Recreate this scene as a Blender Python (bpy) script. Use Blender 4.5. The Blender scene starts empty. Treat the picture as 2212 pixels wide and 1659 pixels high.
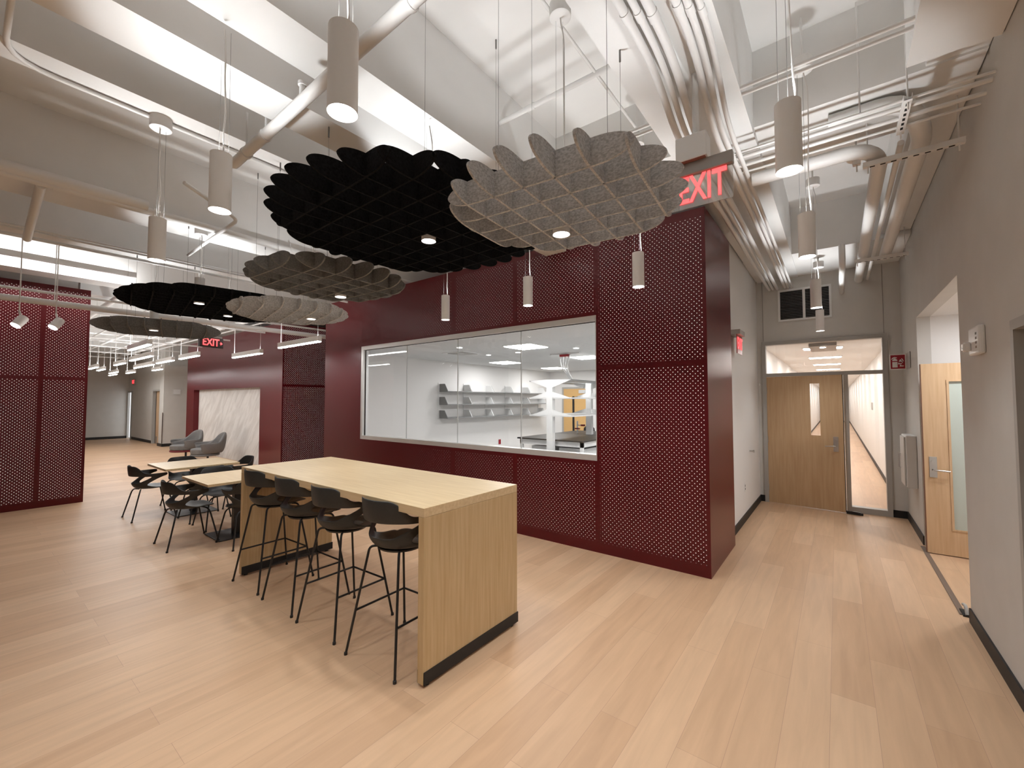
import bpy, bmesh, math, random
from mathutils import Vector, Matrix
random.seed(4)
S = bpy.context.scene
C = S.collection
PI = math.pi
# ---------------------------------------------------------------- camera
cam = bpy.data.objects.new('camera', bpy.data.cameras.new('camera'))
C.objects.link(cam)
cam.data.sensor_width = 36.0
cam.data.lens = 916.07 / 2212 * 36
cam.data.clip_start = 0.02
yaw, pitch, roll = map(math.radians, (37.4273, 2.2813, -0.0307))
f_ = Vector((-math.sin(yaw) * math.cos(pitch), math.cos(yaw) * math.cos(pitch), math.sin(pitch)))
r_ = Vector((math.cos(yaw), math.sin(yaw), 0))
u_ = r_.cross(f_)
r2 = r_ * math.cos(roll) + u_ * math.sin(roll)
u2 = u_ * math.cos(roll) - r_ * math.sin(roll)
m = Matrix((r2, u2, -f_)).transposed().to_4x4()
m.translation = (0, 0, 1.70)
cam.matrix_world = m
S.camera = cam
# ---------------------------------------------------------------- world, exposure
w = bpy.data.worlds.new('world')
S.world = w
w.use_nodes = True
w.node_tree.nodes['Background'].inputs[0].default_value = (1, 0.95, 0.9, 1)
w.node_tree.nodes['Background'].inputs[1].default_value = 0.02
S.view_settings.view_transform = 'Standard'
S.view_settings.look = 'None'
S.view_settings.gamma = 1
S.view_settings.use_curve_mapping = False
S.view_settings.exposure = 0.35
S.cycles.use_denoising = True
S.cycles.use_adaptive_sampling = True
S.cycles.adaptive_threshold = .06
S.cycles.adaptive_min_samples = 20
S.cycles.max_bounces = 9
S.cycles.diffuse_bounces = 5
S.cycles.glossy_bounces = 3
S.cycles.transparent_max_bounces = 16
S.cycles.sample_clamp_indirect = 6
WARM, COOL = (.965, .985, 1), (.965, .985, 1)
DOWN_W, UP_W, LIN_W, LAB_W, HALL_W = 40, 20, 6, 20, 20


# ---------------------------------------------------------------- materials
def lin(c):
    return tuple(((v / 255) / 12.92 if v / 255 <= .04045 else ((v / 255 + .055) / 1.055) ** 2.4) for v in c)


def mat(name, col, rough=.5, metal=0, spec=.5, emit=None, es=0):
    M = bpy.data.materials.new(name)
    M.use_nodes = True
    b = M.node_tree.nodes['Principled BSDF']
    b.inputs['Base Color'].default_value = (*col, 1)
    b.inputs['Roughness'].default_value = rough
    b.inputs['Metallic'].default_value = metal
    b.inputs['Specular IOR Level'].default_value = spec
    if emit:
        b.inputs['Emission Color'].default_value = (*emit, 1)
        b.inputs['Emission Strength'].default_value = es
    return M


def nodes(M):
    return M.node_tree.nodes, M.node_tree.links, M.node_tree.nodes['Principled BSDF']


def noise_mat(name, c1, c2, scale=(1, 1, 1), nscale=5, detail=6, rough=.6, bump=0, spec=.5, lo=.35, hi=.65):
    """two tones mixed by object-space noise, with optional bump"""
    M = mat(name, c1, rough, spec=spec)
    n, l, b = nodes(M)
    g = n.new('ShaderNodeNewGeometry')
    mp = n.new('ShaderNodeMapping')
    mp.inputs['Scale'].default_value = scale
    t = n.new('ShaderNodeTexNoise')
    t.inputs['Scale'].default_value = nscale
    t.inputs['Detail'].default_value = detail
    r = n.new('ShaderNodeValToRGB')
    r.color_ramp.elements[0].color = (*c1, 1)
    r.color_ramp.elements[1].color = (*c2, 1)
    r.color_ramp.elements[0].position = lo
    r.color_ramp.elements[1].position = hi
    l.new(g.outputs['Position'], mp.inputs[0])
    l.new(mp.outputs[0], t.inputs['Vector'])
    l.new(t.outputs[0], r.inputs[0])
    l.new(r.outputs[0], b.inputs['Base Color'])
    if bump:
        bp = n.new('ShaderNodeBump')
        bp.inputs['Strength'].default_value = bump
        bp.inputs['Distance'].default_value = .01
        l.new(t.outputs[0], bp.inputs['Height'])
        l.new(bp.outputs[0], b.inputs['Normal'])
    return M


def math_node(n, l, op, a, b=None, c=None):
    q = n.new('ShaderNodeMath')
    q.operation = op
    for i, v in enumerate((a, b, c)):
        if v is None: continue
        if isinstance(v, (int, float)): q.inputs[i].default_value = v
        else: l.new(v, q.inputs[i])
    return q.outputs[0]


def perf_mat(name, axis, col, r=.0046, pitch=.048):
    """painted metal sheet punched with a staggered grid of round holes (alpha); axis = horizontal axis of the sheet"""
    M = mat(name, col, .29, spec=.36)
    n, l, b = nodes(M)
    g = n.new('ShaderNodeNewGeometry')
    s = n.new('ShaderNodeSeparateXYZ')
    l.new(g.outputs['Position'], s.inputs[0])
    U = math_node(n, l, 'DIVIDE', s.outputs['XY'.index(axis)], pitch)
    V = math_node(n, l, 'DIVIDE', s.outputs[2], pitch)
    ds = []
    for o in (0, .5):
        p = []
        for q in (U, V):
            a = math_node(n, l, 'ADD', q, o + 1000)
            p.append(math_node(n, l, 'SUBTRACT', math_node(n, l, 'FRACT', a), .5))
        ds.append(math_node(n, l, 'SQRT', math_node(n, l, 'ADD', math_node(n, l, 'MULTIPLY', p[0], p[0]), math_node(n, l, 'MULTIPLY', p[1], p[1]))))
    d = math_node(n, l, 'MINIMUM', ds[0], ds[1])
    a = math_node(n, l, 'GREATER_THAN', d, r / pitch)
    l.new(a, b.inputs['Alpha'])
    return M


def wood_mat(name, c1, c2, along='X', rough=.4, sc=1.0):
    s = {'X': (1.2, 22, 22), 'Y': (22, 1.2, 22), 'Z': (22, 22, 1.2)}[along]
    return noise_mat(name, c1, c2, tuple(v * sc for v in s), 2.2, 7, rough, .03, lo=.3, hi=.72)


def floor_mat():
    M = mat('oak_plank_floor', (.5, .3, .2), .42, spec=.38)
    n, l, b = nodes(M)
    g = n.new('ShaderNodeNewGeometry')
    s = n.new('ShaderNodeSeparateXYZ')
    cb = n.new('ShaderNodeCombineXYZ')
    l.new(g.outputs['Position'], s.inputs[0])
    l.new(math_node(n, l, 'ADD', s.outputs[1], 50.3), cb.inputs[0])
    l.new(math_node(n, l, 'ADD', s.outputs[0], 50.07), cb.inputs[1])
    br = n.new('ShaderNodeTexBrick')
    br.offset = .37
    br.inputs['Scale'].default_value = 1
    br.inputs['Brick Width'].default_value = 1.5
    br.inputs['Row Height'].default_value = .2
    br.inputs['Mortar Size'].default_value = .0012
    br.inputs['Mortar Smooth'].default_value = .6
    br.inputs['Color1'].default_value = (*lin((210, 176, 143)), 1)
    br.inputs['Color2'].default_value = (*lin((195, 159, 126)), 1)
    br.inputs['Mortar'].default_value = (*lin((172, 138, 116)), 1)
    l.new(cb.outputs[0], br.inputs['Vector'])
    mp = n.new('ShaderNodeMapping')
    mp.inputs['Scale'].default_value = (9, .8, 1)
    l.new(g.outputs['Position'], mp.inputs[0])
    t = n.new('ShaderNodeTexNoise')
    t.inputs['Scale'].default_value = 2
    t.inputs['Detail'].default_value = 8
    t.inputs['Distortion'].default_value = .6
    l.new(mp.outputs[0], t.inputs['Vector'])
    r = n.new('ShaderNodeValToRGB')
    r.color_ramp.elements[0].color = (.9, .89, .88, 1)
    r.color_ramp.elements[1].color = (1.05, 1.04, 1.03, 1)
    r.color_ramp.elements[0].position = .3
    r.color_ramp.elements[1].position = .7
    l.new(t.outputs[0], r.inputs[0])
    mx = n.new('ShaderNodeMixRGB')
    mx.blend_type = 'MULTIPLY'
    mx.inputs[0].default_value = 1
    l.new(br.outputs['Color'], mx.inputs[1])
    l.new(r.outputs[0], mx.inputs[2])
    l.new(mx.outputs[0], b.inputs['Base Color'])
    return M


def glass_mat(name, tint=(1, 1, 1), refl=.10, rough=0.0):
    """clear pane: straight-through with a Fresnel reflection"""
    M = bpy.data.materials.new(name)
    M.use_nodes = True
    n, l = M.node_tree.nodes, M.node_tree.links
    n.clear()
    o = n.new('ShaderNodeOutputMaterial')
    t = n.new('ShaderNodeBsdfTransparent')
    t.inputs[0].default_value = (*tint, 1)
    gl = n.new('ShaderNodeBsdfGlossy')
    gl.inputs['Roughness'].default_value = rough
    g = n.new('ShaderNodeNewGeometry')
    dt = n.new('ShaderNodeVectorMath')
    dt.operation = 'DOT_PRODUCT'
    l.new(g.outputs['Incoming'], dt.inputs[0])
    l.new(g.outputs['Normal'], dt.inputs[1])
    q = math_node(n, l, 'SUBTRACT', 1, math_node(n, l, 'ABSOLUTE', dt.outputs['Value']))
    k = math_node(n, l, 'MULTIPLY_ADD', math_node(n, l, 'POWER', q, 5), 1 - refl * .5, refl * .5)
    mx = n.new('ShaderNodeMixShader')
    l.new(k, mx.inputs[0])
    l.new(t.outputs[0], mx.inputs[1])
    l.new(gl.outputs[0], mx.inputs[2])
    l.new(mx.outputs[0], o.inputs[0])
    return M


def emit_mat(name, col, s):
    return mat(name, (.8, .8, .8), .5, emit=col, es=s)


RED = (.108, .0058, .0092)
M_ceil = noise_mat('ceiling_paint', (.79, .785, .77), (.82, .815, .80), nscale=3, rough=.8, spec=.2)
M_wall = noise_mat('warm_grey_paint', (.60, .58, .545), (.62, .60, .565), nscale=4, rough=.7, spec=.25)
M_white = mat('white_paint', (.80, .785, .765), .6, spec=.3)
M_pipe = mat('painted_pipe', (.80, .795, .78), .45)
M_floor = floor_mat()
M_red = mat('red_metal', RED, .29, spec=.36)
M_redX = perf_mat('perforated_red_metal', 'X', RED)
M_redY = perf_mat('perforated_red_metal_side', 'Y', RED)
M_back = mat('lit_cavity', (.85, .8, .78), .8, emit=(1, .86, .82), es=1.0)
M_oak = wood_mat('oak_laminate', lin((222, 198, 158)), lin((205, 178, 136)), 'X', .38)
M_oakz = wood_mat('oak_laminate_upright', lin((205, 178, 136)), lin((188, 158, 114)), 'Z', .45)
M_door = wood_mat('maple_door_veneer', lin((198, 167, 130)), lin((184, 151, 113)), 'Z', .4, .8)
M_door2 = wood_mat('pale_birch_veneer', lin((214, 184, 148)), lin((200, 166, 128)), 'Z', .4, .8)
M_black = mat('black_powder_coat', (.012, .012, .013), .4)
M_rubber = mat('black_rubber_base', (.012, .011, .011), .55)
M_shell = noise_mat('charcoal_plastic', (.028, .028, .027), (.034, .034, .032), nscale=60, rough=.45)
M_feltg = noise_mat('grey_felt', (.40, .405, .41), (.63, .635, .64), (1, 1, 1.6), 75, 4, .95, .2, .1, .36, .64)
M_feltd = noise_mat('dark_grey_felt', (.165, .163, .158), (.23, .227, .22), nscale=70, rough=.95, spec=.1)
M_feltb = noise_mat('black_felt', (.006, .006, .006), (.014, .014, .015), nscale=70, rough=.95, spec=.1)
M_alu = mat('brushed_aluminium', (.72, .72, .71), .35, .35)
M_frame = mat('grey_painted_frame', (.40, .385, .36), .45)
M_gask = mat('black_gasket', (.01, .01, .01), .6)
M_chrome = mat('satin_chrome', (.55, .54, .52), .28, .9)
M_glass = glass_mat('clear_glass')
M_frost = mat('frosted_glass', lin((190, 200, 192)), .35)
M_lens = emit_mat('lamp_lens', (1, .95, .9), 18)
M_diff = emit_mat('linear_diffuser', (1, .96, .93), 11)
M_troff = emit_mat('troffer_panel', (1, .97, .94), 8)
M_lamp = mat('pendant_white', (.88, .878, .865), .45)
M_cord = mat('white_cord', (.78, .76, .73), .5)
M_wire = mat('steel_wire', (.18, .175, .17), .4, .6)
M_exitr = emit_mat('exit_letters', (1, .012, .03), 1.5)
M_exitp = glass_mat('mirrored_acrylic', (.82, .80, .78), .5)
M_house = mat('grey_sign_housing', (.36, .34, .32), .45)
M_sred = mat('sign_red', lin((150, 14, 34)), .4)
M_stone = noise_mat('carved_pale_stone', (.56, .535, .51), (.68, .66, .635), (1.6, .3, 1.0), 2.6, 9, .75, .9, .3, .38, .62)
n_ = M_stone.node_tree.nodes['Mapping']
n_.vector_type = 'TEXTURE'
n_.inputs['Rotation'].default_value = (0, .75, 0)
n_.inputs['Scale'].default_value = (.5, 1, 2.2)
M_stone.node_tree.nodes['Noise Texture'].inputs['Distortion'].default_value = 1.2
M_lounge = noise_mat('grey_upholstery', (.155, .15, .145), (.2, .193, .186), nscale=120, rough=.95, spec=.1)
M_maroon = mat('maroon_upholstery', (.13, .012, .018), .8)
M_bench = mat('black_epoxy_top', (.02, .02, .021), .42, spec=.35)
M_labw = mat('white_steel', (.78, .78, .77), .35)
M_labg = mat('grey_steel', (.22, .22, .215), .45)
M_dark = mat('dark_void', (.01, .01, .01), .9)


# ---------------------------------------------------------------- mesh helpers
class MB:
    def __init__(s):
        s.v, s.f, s.m = [], [], []

    def face(s, idx, mi=0):
        s.f.append(tuple(idx)); s.m.append(mi)

    def quad(s, a, b, c, d, mi=0):
        n = len(s.v)
        s.v += [a, b, c, d]
        s.face((n, n + 1, n + 2, n + 3), mi)
        return s

    def box(s, x0, x1, y0, y1, z0, z1, mi=0):
        n = len(s.v)
        s.v += [(x, y, z) for z in (z0, z1) for y in (y0, y1) for x in (x0, x1)]
        for q in ((0, 2, 3, 1), (4, 5, 7, 6), (0, 1, 5, 4), (2, 6, 7, 3), (0, 4, 6, 2), (1, 3, 7, 5)):
            s.face([n + i for i in q], mi)
        return s

    def prism(s, poly, axis, a, b, mi=0):
        """polygon (2D) extruded along an axis from a to b"""
        def P(p, t):
            return {'X': (t, p[0], p[1]), 'Y': (p[0], t, p[1]), 'Z': (p[0], p[1], t)}[axis]
        n, k = len(s.v), len(poly)
        s.v += [P(p, a) for p in poly] + [P(p, b) for p in poly]
        s.face(range(n, n + k), mi)
        s.face(range(n + 2 * k - 1, n + k - 1, -1), mi)
        for i in range(k):
            j = (i + 1) % k
            s.face((n + i, n + j, n + k + j, n + k + i), mi)
        return s

    def tube(s, pts, r, seg=10, mi=0, cap=True):
        pts = [Vector(p) for p in pts]
        rs = r if isinstance(r, (list, tuple)) else [r] * len(pts)
        n = len(s.v)
        up = None
        for i, p in enumerate(pts):
            d = (pts[min(i + 1, len(pts) - 1)] - pts[max(i - 1, 0)]).normalized()
            if up is None:
                up = Vector((0, 0, 1)) if abs(d.z) < .9 else Vector((1, 0, 0))
            a = d.cross(up).normalized()
            up = a.cross(d).normalized()
            for k in range(seg):
                t = 2 * PI * k / seg
                s.v.append(tuple(p + (a * math.cos(t) + up * math.sin(t)) * rs[i]))
        for i in range(len(pts) - 1):
            for k in range(seg):
                q = (k + 1) % seg
                s.face((n + i * seg + k, n + i * seg + q, n + (i + 1) * seg + q, n + (i + 1) * seg + k), mi)
        if cap:
            s.face([n + seg - 1 - k for k in range(seg)], mi)
            e = n + (len(pts) - 1) * seg
            s.face([e + k for k in range(seg)], mi)
        return s

    def lathe(s, prof, cx=0, cy=0, seg=24, mi=0):
        n = len(s.v)
        for r, z in prof:
            for k in range(seg):
                t = 2 * PI * k / seg
                s.v.append((cx + r * math.cos(t), cy + r * math.sin(t), z))
        for i in range(len(prof) - 1):
            for k in range(seg):
                q = (k + 1) % seg
                s.face((n + i * seg + k, n + i * seg + q, n + (i + 1) * seg + q, n + (i + 1) * seg + k), mi)
        if prof[0][0] > 1e-4: s.face([n + seg - 1 - k for k in range(seg)], mi)
        if prof[-1][0] > 1e-4: s.face([n + (len(prof) - 1) * seg + k for k in range(seg)], mi)
        return s

    def build(s, name, mats, parent=None, smooth=False, bevel=0):
        me = bpy.data.meshes.new(name)
        me.from_pydata([tuple(v) for v in s.v], [], s.f)
        for M in (mats if isinstance(mats, (list, tuple)) else [mats]): me.materials.append(M)
        for p, mi in zip(me.polygons, s.m): p.material_index = mi
        b = bmesh.new()
        b.from_mesh(me)
        if not any(getattr(M, 'name', '').startswith('perforated') for M in me.materials):
            bmesh.ops.recalc_face_normals(b, faces=b.faces)
        b.to_mesh(me)
        b.free()
        if smooth:
            me.polygons.foreach_set('use_smooth', [True] * len(me.polygons))
            try: me.set_sharp_from_angle(angle=math.radians(40))
            except Exception: pass
        o = bpy.data.objects.new(name, me)
        C.objects.link(o)
        if parent: o.parent = parent
        if bevel:
            bv = o.modifiers.new('bevel', 'BEVEL')
            bv.width = bevel; bv.segments = 2; bv.limit_method = 'ANGLE'
        return o


def fillet(pts, r=.08, n=5):
    """round the corners of a polyline"""
    pts = [Vector(p) for p in pts]
    out = [pts[0]]
    for a, b, c in zip(pts, pts[1:], pts[2:]):
        k = min(r, (b - a).length * .49, (c - b).length * .49)
        p, q = b + (a - b).normalized() * k, b + (c - b).normalized() * k
        for i in range(n + 1):
            t = i / n
            out.append(p * (1 - t) ** 2 + b * 2 * t * (1 - t) + q * t * t)
    return out + [pts[-1]]


def tag(o, label, cat, group=None, kind=None):
    o['label'] = label; o['category'] = cat
    if group: o['group'] = group
    if kind: o['kind'] = kind
    return o


def thing(name, label, cat, loc=(0, 0, 0), rz=0, group=None):
    o = bpy.data.objects.new(name, None)
    o.empty_display_size = .1
    C.objects.link(o)
    o.location = loc
    o.rotation_euler = (0, 0, rz)
    return tag(o, label, cat, group)


def struct(name, mb, mats, label=None, cat=None, parent=None, **k):
    o = mb.build(name, mats, parent, **k)
    if not parent:
        o['kind'] = 'structure'
        if label: o['label'] = label; o['category'] = cat
    return o


def copy_tree(o, parent=None):
    c = o.copy()
    C.objects.link(c)
    if parent: c.parent = parent
    for ch in list(o.children): copy_tree(ch, c)
    return c


def lamp(kind, name, loc, e, col, parent=None, rot=(0, 0, 0), size=.05, size_y=None, angle=100, blend=.6):
    L = bpy.data.lights.new(name, kind)
    L.energy = e
    L.color = col
    if kind == 'SPOT':
        L.spot_size = math.radians(angle); L.spot_blend = blend; L.shadow_soft_size = size
    if kind == 'AREA':
        L.shape = 'RECTANGLE'; L.size = size; L.size_y = size_y or size
    o = bpy.data.objects.new(name, L)
    C.objects.link(o)
    o.location = loc
    o.rotation_euler = rot
    if parent: o.parent = parent
    o.visible_camera = True
    return o


def text_mesh(name, body, size, depth, M, parent, bold=.012, width=1.0):
    """plain lettering as a mesh, standing in the local XZ plane facing -Y, centred"""
    cu = bpy.data.curves.new('lettering', 'FONT')
    cu.body = body
    cu.size = size
    cu.extrude = depth
    cu.offset = bold * size
    cu.align_x = 'CENTER'
    cu.align_y = 'CENTER'
    t = bpy.data.objects.new('lettering', cu)
    C.objects.link(t)
    dg = bpy.context.evaluated_depsgraph_get()
    me = bpy.data.meshes.new_from_object(t.evaluated_get(dg))
    bpy.data.objects.remove(t)
    bpy.data.curves.remove(cu)
    me.transform(Matrix.Rotation(PI / 2, 4, 'X') @ Matrix.Diagonal((width, 1, 1, 1)))
    me.name = name
    me.materials.clear()
    me.materials.append(M)
    o = bpy.data.objects.new(name, me)
    C.objects.link(o)
    o.parent = parent
    return o


# ================================================================ SETTING
SLAB = 4.40
struct('floor', MB().box(-26.6, 2.4, -4.2, 44, -.1, 0), M_floor)
struct('ceiling', MB().box(-26.6, 1.6, -4.2, 8.6, SLAB, SLAB + .15), M_ceil)
BEAMS = ((-1.05, -.455, -4.1, 8.37, 3.74), (-2.555, -2.236, -4.1, 8.4, 3.72), (-2.85, -2.556, -4.1, 8.4, 3.51), (-3.84, -3.616, -4.1, 8.4, 3.72),
         (-6.3, -5.72, -4.1, 8.4, 3.72), (-7.95, -7.47, -4.1, 8.4, 3.72), (-10.0, -9.6, -4.1, 8.4, 3.68),
         (.385, .775, -4.1, 3.44, 3.72), (.50, .775, 3.445, 7.06, 3.815), (-3.6, .77, 3.66, 4.40, 3.80), (-1.07, .775, 7.07, 8.37, 3.76))
for x0, x1, y0, y1, zb in BEAMS:
    struct('ceiling_beam', MB().box(x0, x1, y0, y1, zb, SLAB + .02), M_ceil)


def ceil_z(x, y):
    return min([b_[4] for b_ in BEAMS if b_[0] - .01 <= x <= b_[1] + .01 and b_[2] <= y <= b_[3]] + [SLAB])


for i in range(7):                                   # joists of the far bay
    x = -11.4 - 2.1 * i
    struct('ceiling_beam', MB().box(x - .14, x + .14, 1.34, 4.75, 3.74, SLAB + .02), M_ceil)

RX = .78
b = MB()
for y0, y1, z0, z1 in ((-4.1, 2.52, 0, 3.82), (2.52, 3.52, 2.14, 3.82), (3.52, 4.785, 0, 3.82), (4.785, 6.97, 2.695, 3.82), (6.97, 8.37, 0, 3.82)):
    b.box(RX, RX + .12, y0, y1, z0, z1)
struct('wall_right', b, M_wall)
b = MB().box(RX + .12, 2.2, 6.97, 7.07, 0, 2.695).box(2.1, 2.2, 4.685, 6.97, 0, 2.695).box(RX + .12, 2.2, 4.685, 4.785, 0, 2.695)
struct('wall_alcove', b, M_white)
struct('ceiling_alcove', MB().box(RX + .12, 2.2, 4.685, 7.07, 2.695, 2.75), M_white)
b = MB().box(-1.07, RX, 8.37, 8.49, 2.70, SLAB).box(-1.07, -1.0, 8.37, 8.49, 0, 2.70).box(.615, RX, 8.37, 8.49, 0, 2.70)
struct('wall_corridor_end', b, M_wall)
struct('wall_corridor_left', MB().box(-1.19, -1.07, 5.62, 8.49, 0, SLAB), M_white)
struct('wall_back', MB().box(-10.2, 1.0, -4.2, -4.08, 0, SLAB), M_wall)
b = MB()
for q in ((RX - .012, RX, -4.08, 2.5), (RX - .012, RX, 3.54, 4.785), (RX - .012, RX, 6.97, 8.37)): b.box(*q, 0, .105)
b.box(RX - .012, RX + .12, 4.77, 4.785, 0, .105)
struct('baseboard_right', b, M_rubber)
struct('baseboard_corridor_left', MB().box(-1.07, -1.058, 5.62, 8.37, 0, .105), M_rubber)
struct('baseboard_corridor_end', MB().box(-1.058, -1.0, 8.358, 8.37, 0, .105).box(.615, RX - .012, 8.358, 8.37, 0, .105), M_rubber)

struct('trim_2', MB().box(-.979, -.974, 8.366, 8.371, 2.71, 3.75).box(.58, .585, 8.366, 8.371, 2.71, 3.75), mat('wall_joint', (.2, .19, .17), .7))

# hallway beyond the glazed door
struct('wall_hallway_left', MB().box(-1.24, -1.12, 8.49, 43, 0, 2.75), M_white)
struct('wall_hallway_right', MB().box(.77, .89, 8.49, 43, 0, 2.75), M_white)
struct('wall_hallway_end', MB().box(-1.2, .9, 43, 43.1, 0, 2.75), M_white)
struct('ceiling_hallway', MB().box(-1.24, .89, 8.49, 43, 2.745, 2.8), M_white)
struct('baseboard_hallway', MB().box(-1.12, -1.108, 8.5, 43, 0, .1).box(.758, .77, 8.5, 43, 0, .1).box(-1.1, .75, 42.985, 43, 0, .1), M_rubber)


def perf(mb, axis, plane, a0, a1, z0, z1, bd=.026, t=.0066):
    """one perforated panel: solid rim, two punched skins, lit backing"""
    s = 1 if axis == 'X' else -1
    P = (lambda a, z, d: (a, plane + s * d, z)) if axis == 'X' else (lambda a, z, d: (plane + s * d, a, z))
    Q = lambda a, b_, c, d_, dep, mi: mb.quad(P(a, c, dep), P(b_, c, dep), P(b_, d_, dep), P(a, d_, dep), mi)
    for q in ((a0, a1, z0, z0 + bd), (a0, a1, z1 - bd, z1), (a0, a0 + bd, z0 + bd, z1 - bd), (a1 - bd, a1, z0 + bd, z1 - bd)): Q(*q, 0, 0)
    i = (a0 + bd, a1 - bd, z0 + bd, z1 - bd)
    Q(*i, 0, 1)
    Q(*i, t, 1)
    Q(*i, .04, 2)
    # reveals closing the cavity
    for a in (a0 + bd, a1 - bd): mb.quad(P(a, z0 + bd, 0), P(a, z1 - bd, 0), P(a, z1 - bd, .04), P(a, z0 + bd, .04), 0)
    for z in (z0 + bd, z1 - bd): mb.quad(P(a0 + bd, z, 0), P(a1 - bd, z, 0), P(a1 - bd, z, .04), P(a0 + bd, z, .04), 0)


# red box around the laboratory
BT, BY = 3.62, 4.42
WX0, WX1, WZ0, WZ1 = -6.83, -2.17, 1.02, 2.685
b = MB()
xs = [-6.83, -5.68, -4.5, -3.35, -2.17]
for a0, a1 in zip(xs, xs[1:]):
    perf(b, 'X', BY, a0, a1, .085, WZ0 - .012)
    perf(b, 'X', BY, a0, a1, WZ1 + .012, BT - .05)
perf(b, 'X', BY, -2.17, -.99, .085, 2.086)
perf(b, 'X', BY, -2.17, -.99, 2.086, BT - .05)
for q in ((-8.06, -6.83, 0, BT), (-6.83, -.99, 0, .085), (-6.83, -.99, BT - .05, BT), (-6.83, -2.17, WZ0 - .012, WZ0), (-6.83, -2.17, WZ1, WZ1 + .012)):
    b.quad((q[0], BY, q[2]), (q[1], BY, q[2]), (q[1], BY, q[3]), (q[0], BY, q[3]), 0)
b.quad((-.99, BY, 0), (-.99, 5.62, 0), (-.99, 5.62, BT), (-.99, BY, BT), 0)
b.quad((-.99, 5.62, 0), (-1.19, 5.62, 0), (-1.19, 5.62, BT), (-.99, 5.62, BT), 0)
b.quad((-8.06, BY, 0), (-8.06, 8.5, 0), (-8.06, 8.5, BT), (-8.06, BY, BT), 0)
b.quad((-8.06, BY, BT), (-.99, BY, BT), (-.99, 5.62, BT), (-8.06, 5.62, BT), 0)
for q in (((WX0, 0), (WX0, 0)), ((WX1, 0), (WX1, 0))): pass
R_ = .14                                              # window reveal
b.quad((WX0, BY, WZ0), (WX0, BY + R_, WZ0), (WX0, BY + R_, WZ1), (WX0, BY, WZ1), 0)
b.quad((WX1, BY, WZ0), (WX1, BY + R_, WZ0), (WX1, BY + R_, WZ1), (WX1, BY, WZ1), 0)
b.quad((WX0, BY, WZ0), (WX1, BY, WZ0), (WX1, BY + R_, WZ0), (WX0, BY + R_, WZ0), 0)
b.quad((WX0, BY, WZ1), (WX1, BY, WZ1), (WX1, BY + R_, WZ1), (WX0, BY + R_, WZ1), 0)
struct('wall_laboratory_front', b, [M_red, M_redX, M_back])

# laboratory window
win = MB()
F = .065
for q in ((WX0, WX1, WZ0, WZ0 + F), (WX0, WX1, WZ1 - F, WZ1), (WX0, WX0 + F, WZ0 + F, WZ1 - F), (WX1 - .012, WX1, WZ0 + F, WZ1 - F)):
    win.box(q[0], q[1], BY + .004, BY + .12, q[2], q[3])
wo = struct('window_1', win, M_alu)
gx = [WX0 + F, -5.604, -4.435, -3.276, WX1 - .012]
struct('gasket', MB().box(WX0 + F, WX0 + F + .018, BY + .05, BY + .056, WZ0 + F, WZ1 - F).box(WX0 + F, WX1, BY + .05, BY + .056, WZ1 - F - .008, WZ1 - F), M_gask, parent=wo)
for a, c in zip(gx, gx[1:]):
    struct('glass_pane', MB().box(a + .002, c - .002, BY + .057, BY + .067, WZ0 + F, WZ1 - F), M_glass, parent=wo)
struct('pane_joint', MB().box(gx[1] - .004, gx[1] + .004, BY + .055, BY + .069, WZ0 + F, WZ1 - F).box(gx[2] - .004, gx[2] + .004, BY + .055, BY + .069, WZ0 + F, WZ1 - F)
       .box(gx[3] - .004, gx[3] + .004, BY + .055, BY + .069, WZ0 + F, WZ1 - F), mat('clear_sealant', (.55, .56, .55), .3), parent=wo)

# laboratory room
LX, LYB, LZ = -7.9, 12.5, 2.70
b = MB().box(LX, -1.19, 4.56, 4.60, 0, WZ0).box(LX, -1.19, 4.56, 4.60, WZ1, LZ).box(LX, WX0, 4.56, 4.60, WZ0, WZ1).box(WX1, -1.19, 4.56, 4.60, WZ0, WZ1)
struct('wall_laboratory_inner', b, M_white)
struct('wall_laboratory_left', MB().box(LX - .1, LX, 4.56, LYB, 0, LZ), M_white)
struct('wall_laboratory_back', MB().box(LX - .1, -1.19, LYB, LYB + .1, 0, LZ), M_white)
struct('wall_laboratory_right', MB().box(-1.3, -1.2, 4.6, LYB, 0, LZ), M_white)
struct('floor_laboratory', MB().box(LX, -1.3, 4.6, LYB, .0005, .004), mat('neutral_bounce_grey', (.42, .42, .42), .4))  # unseen floor, added so the warm oak bounce stays out of the room
struct('ceiling_laboratory', MB().box(LX - .1, -1.19, 4.56, LYB + .1, LZ, LZ + .06), noise_mat('acoustic_tile', (.68, .68, .67), (.71, .71, .70), nscale=30, rough=.9))

# second red box with the stone niche, third red box (screen at the left)
B2 = 4.75
b = MB()
for q in ((-17.6, -16.9, 0, BT), (-11.84, -10.62, 0, BT), (-16.9, -11.84, 2.065, BT)):
    b.quad((q[0], B2, q[2]), (q[1], B2, q[2]), (q[1], B2, q[3]), (q[0], B2, q[3]), 0)
b.quad((-16.9, B2, 0), (-16.9, 4.9, 0), (-16.9, 4.9, 2.065), (-16.9, B2, 2.065), 0)
b.quad((-11.84, B2, 0), (-11.84, 4.9, 0), (-11.84, 4.9, 2.065), (-11.84, B2, 2.065), 0)
b.quad((-16.9, B2, 2.065), (-11.84, B2, 2.065), (-11.84, 4.9, 2.065), (-16.9, 4.9, 2.065), 0)
for y0, y1 in ((4.75, 6.0), (6.0, 7.2), (7.2, 8.4)):
    perf(b, 'Y', -10.62, y0, y1, .085, 2.086)
    perf(b, 'Y', -10.62, y0, y1, 2.086, BT - .04)
b.quad((-10.62, B2, 0), (-10.62, 8.4, 0), (-10.62, 8.4, .085), (-10.62, B2, .085), 0)
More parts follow.
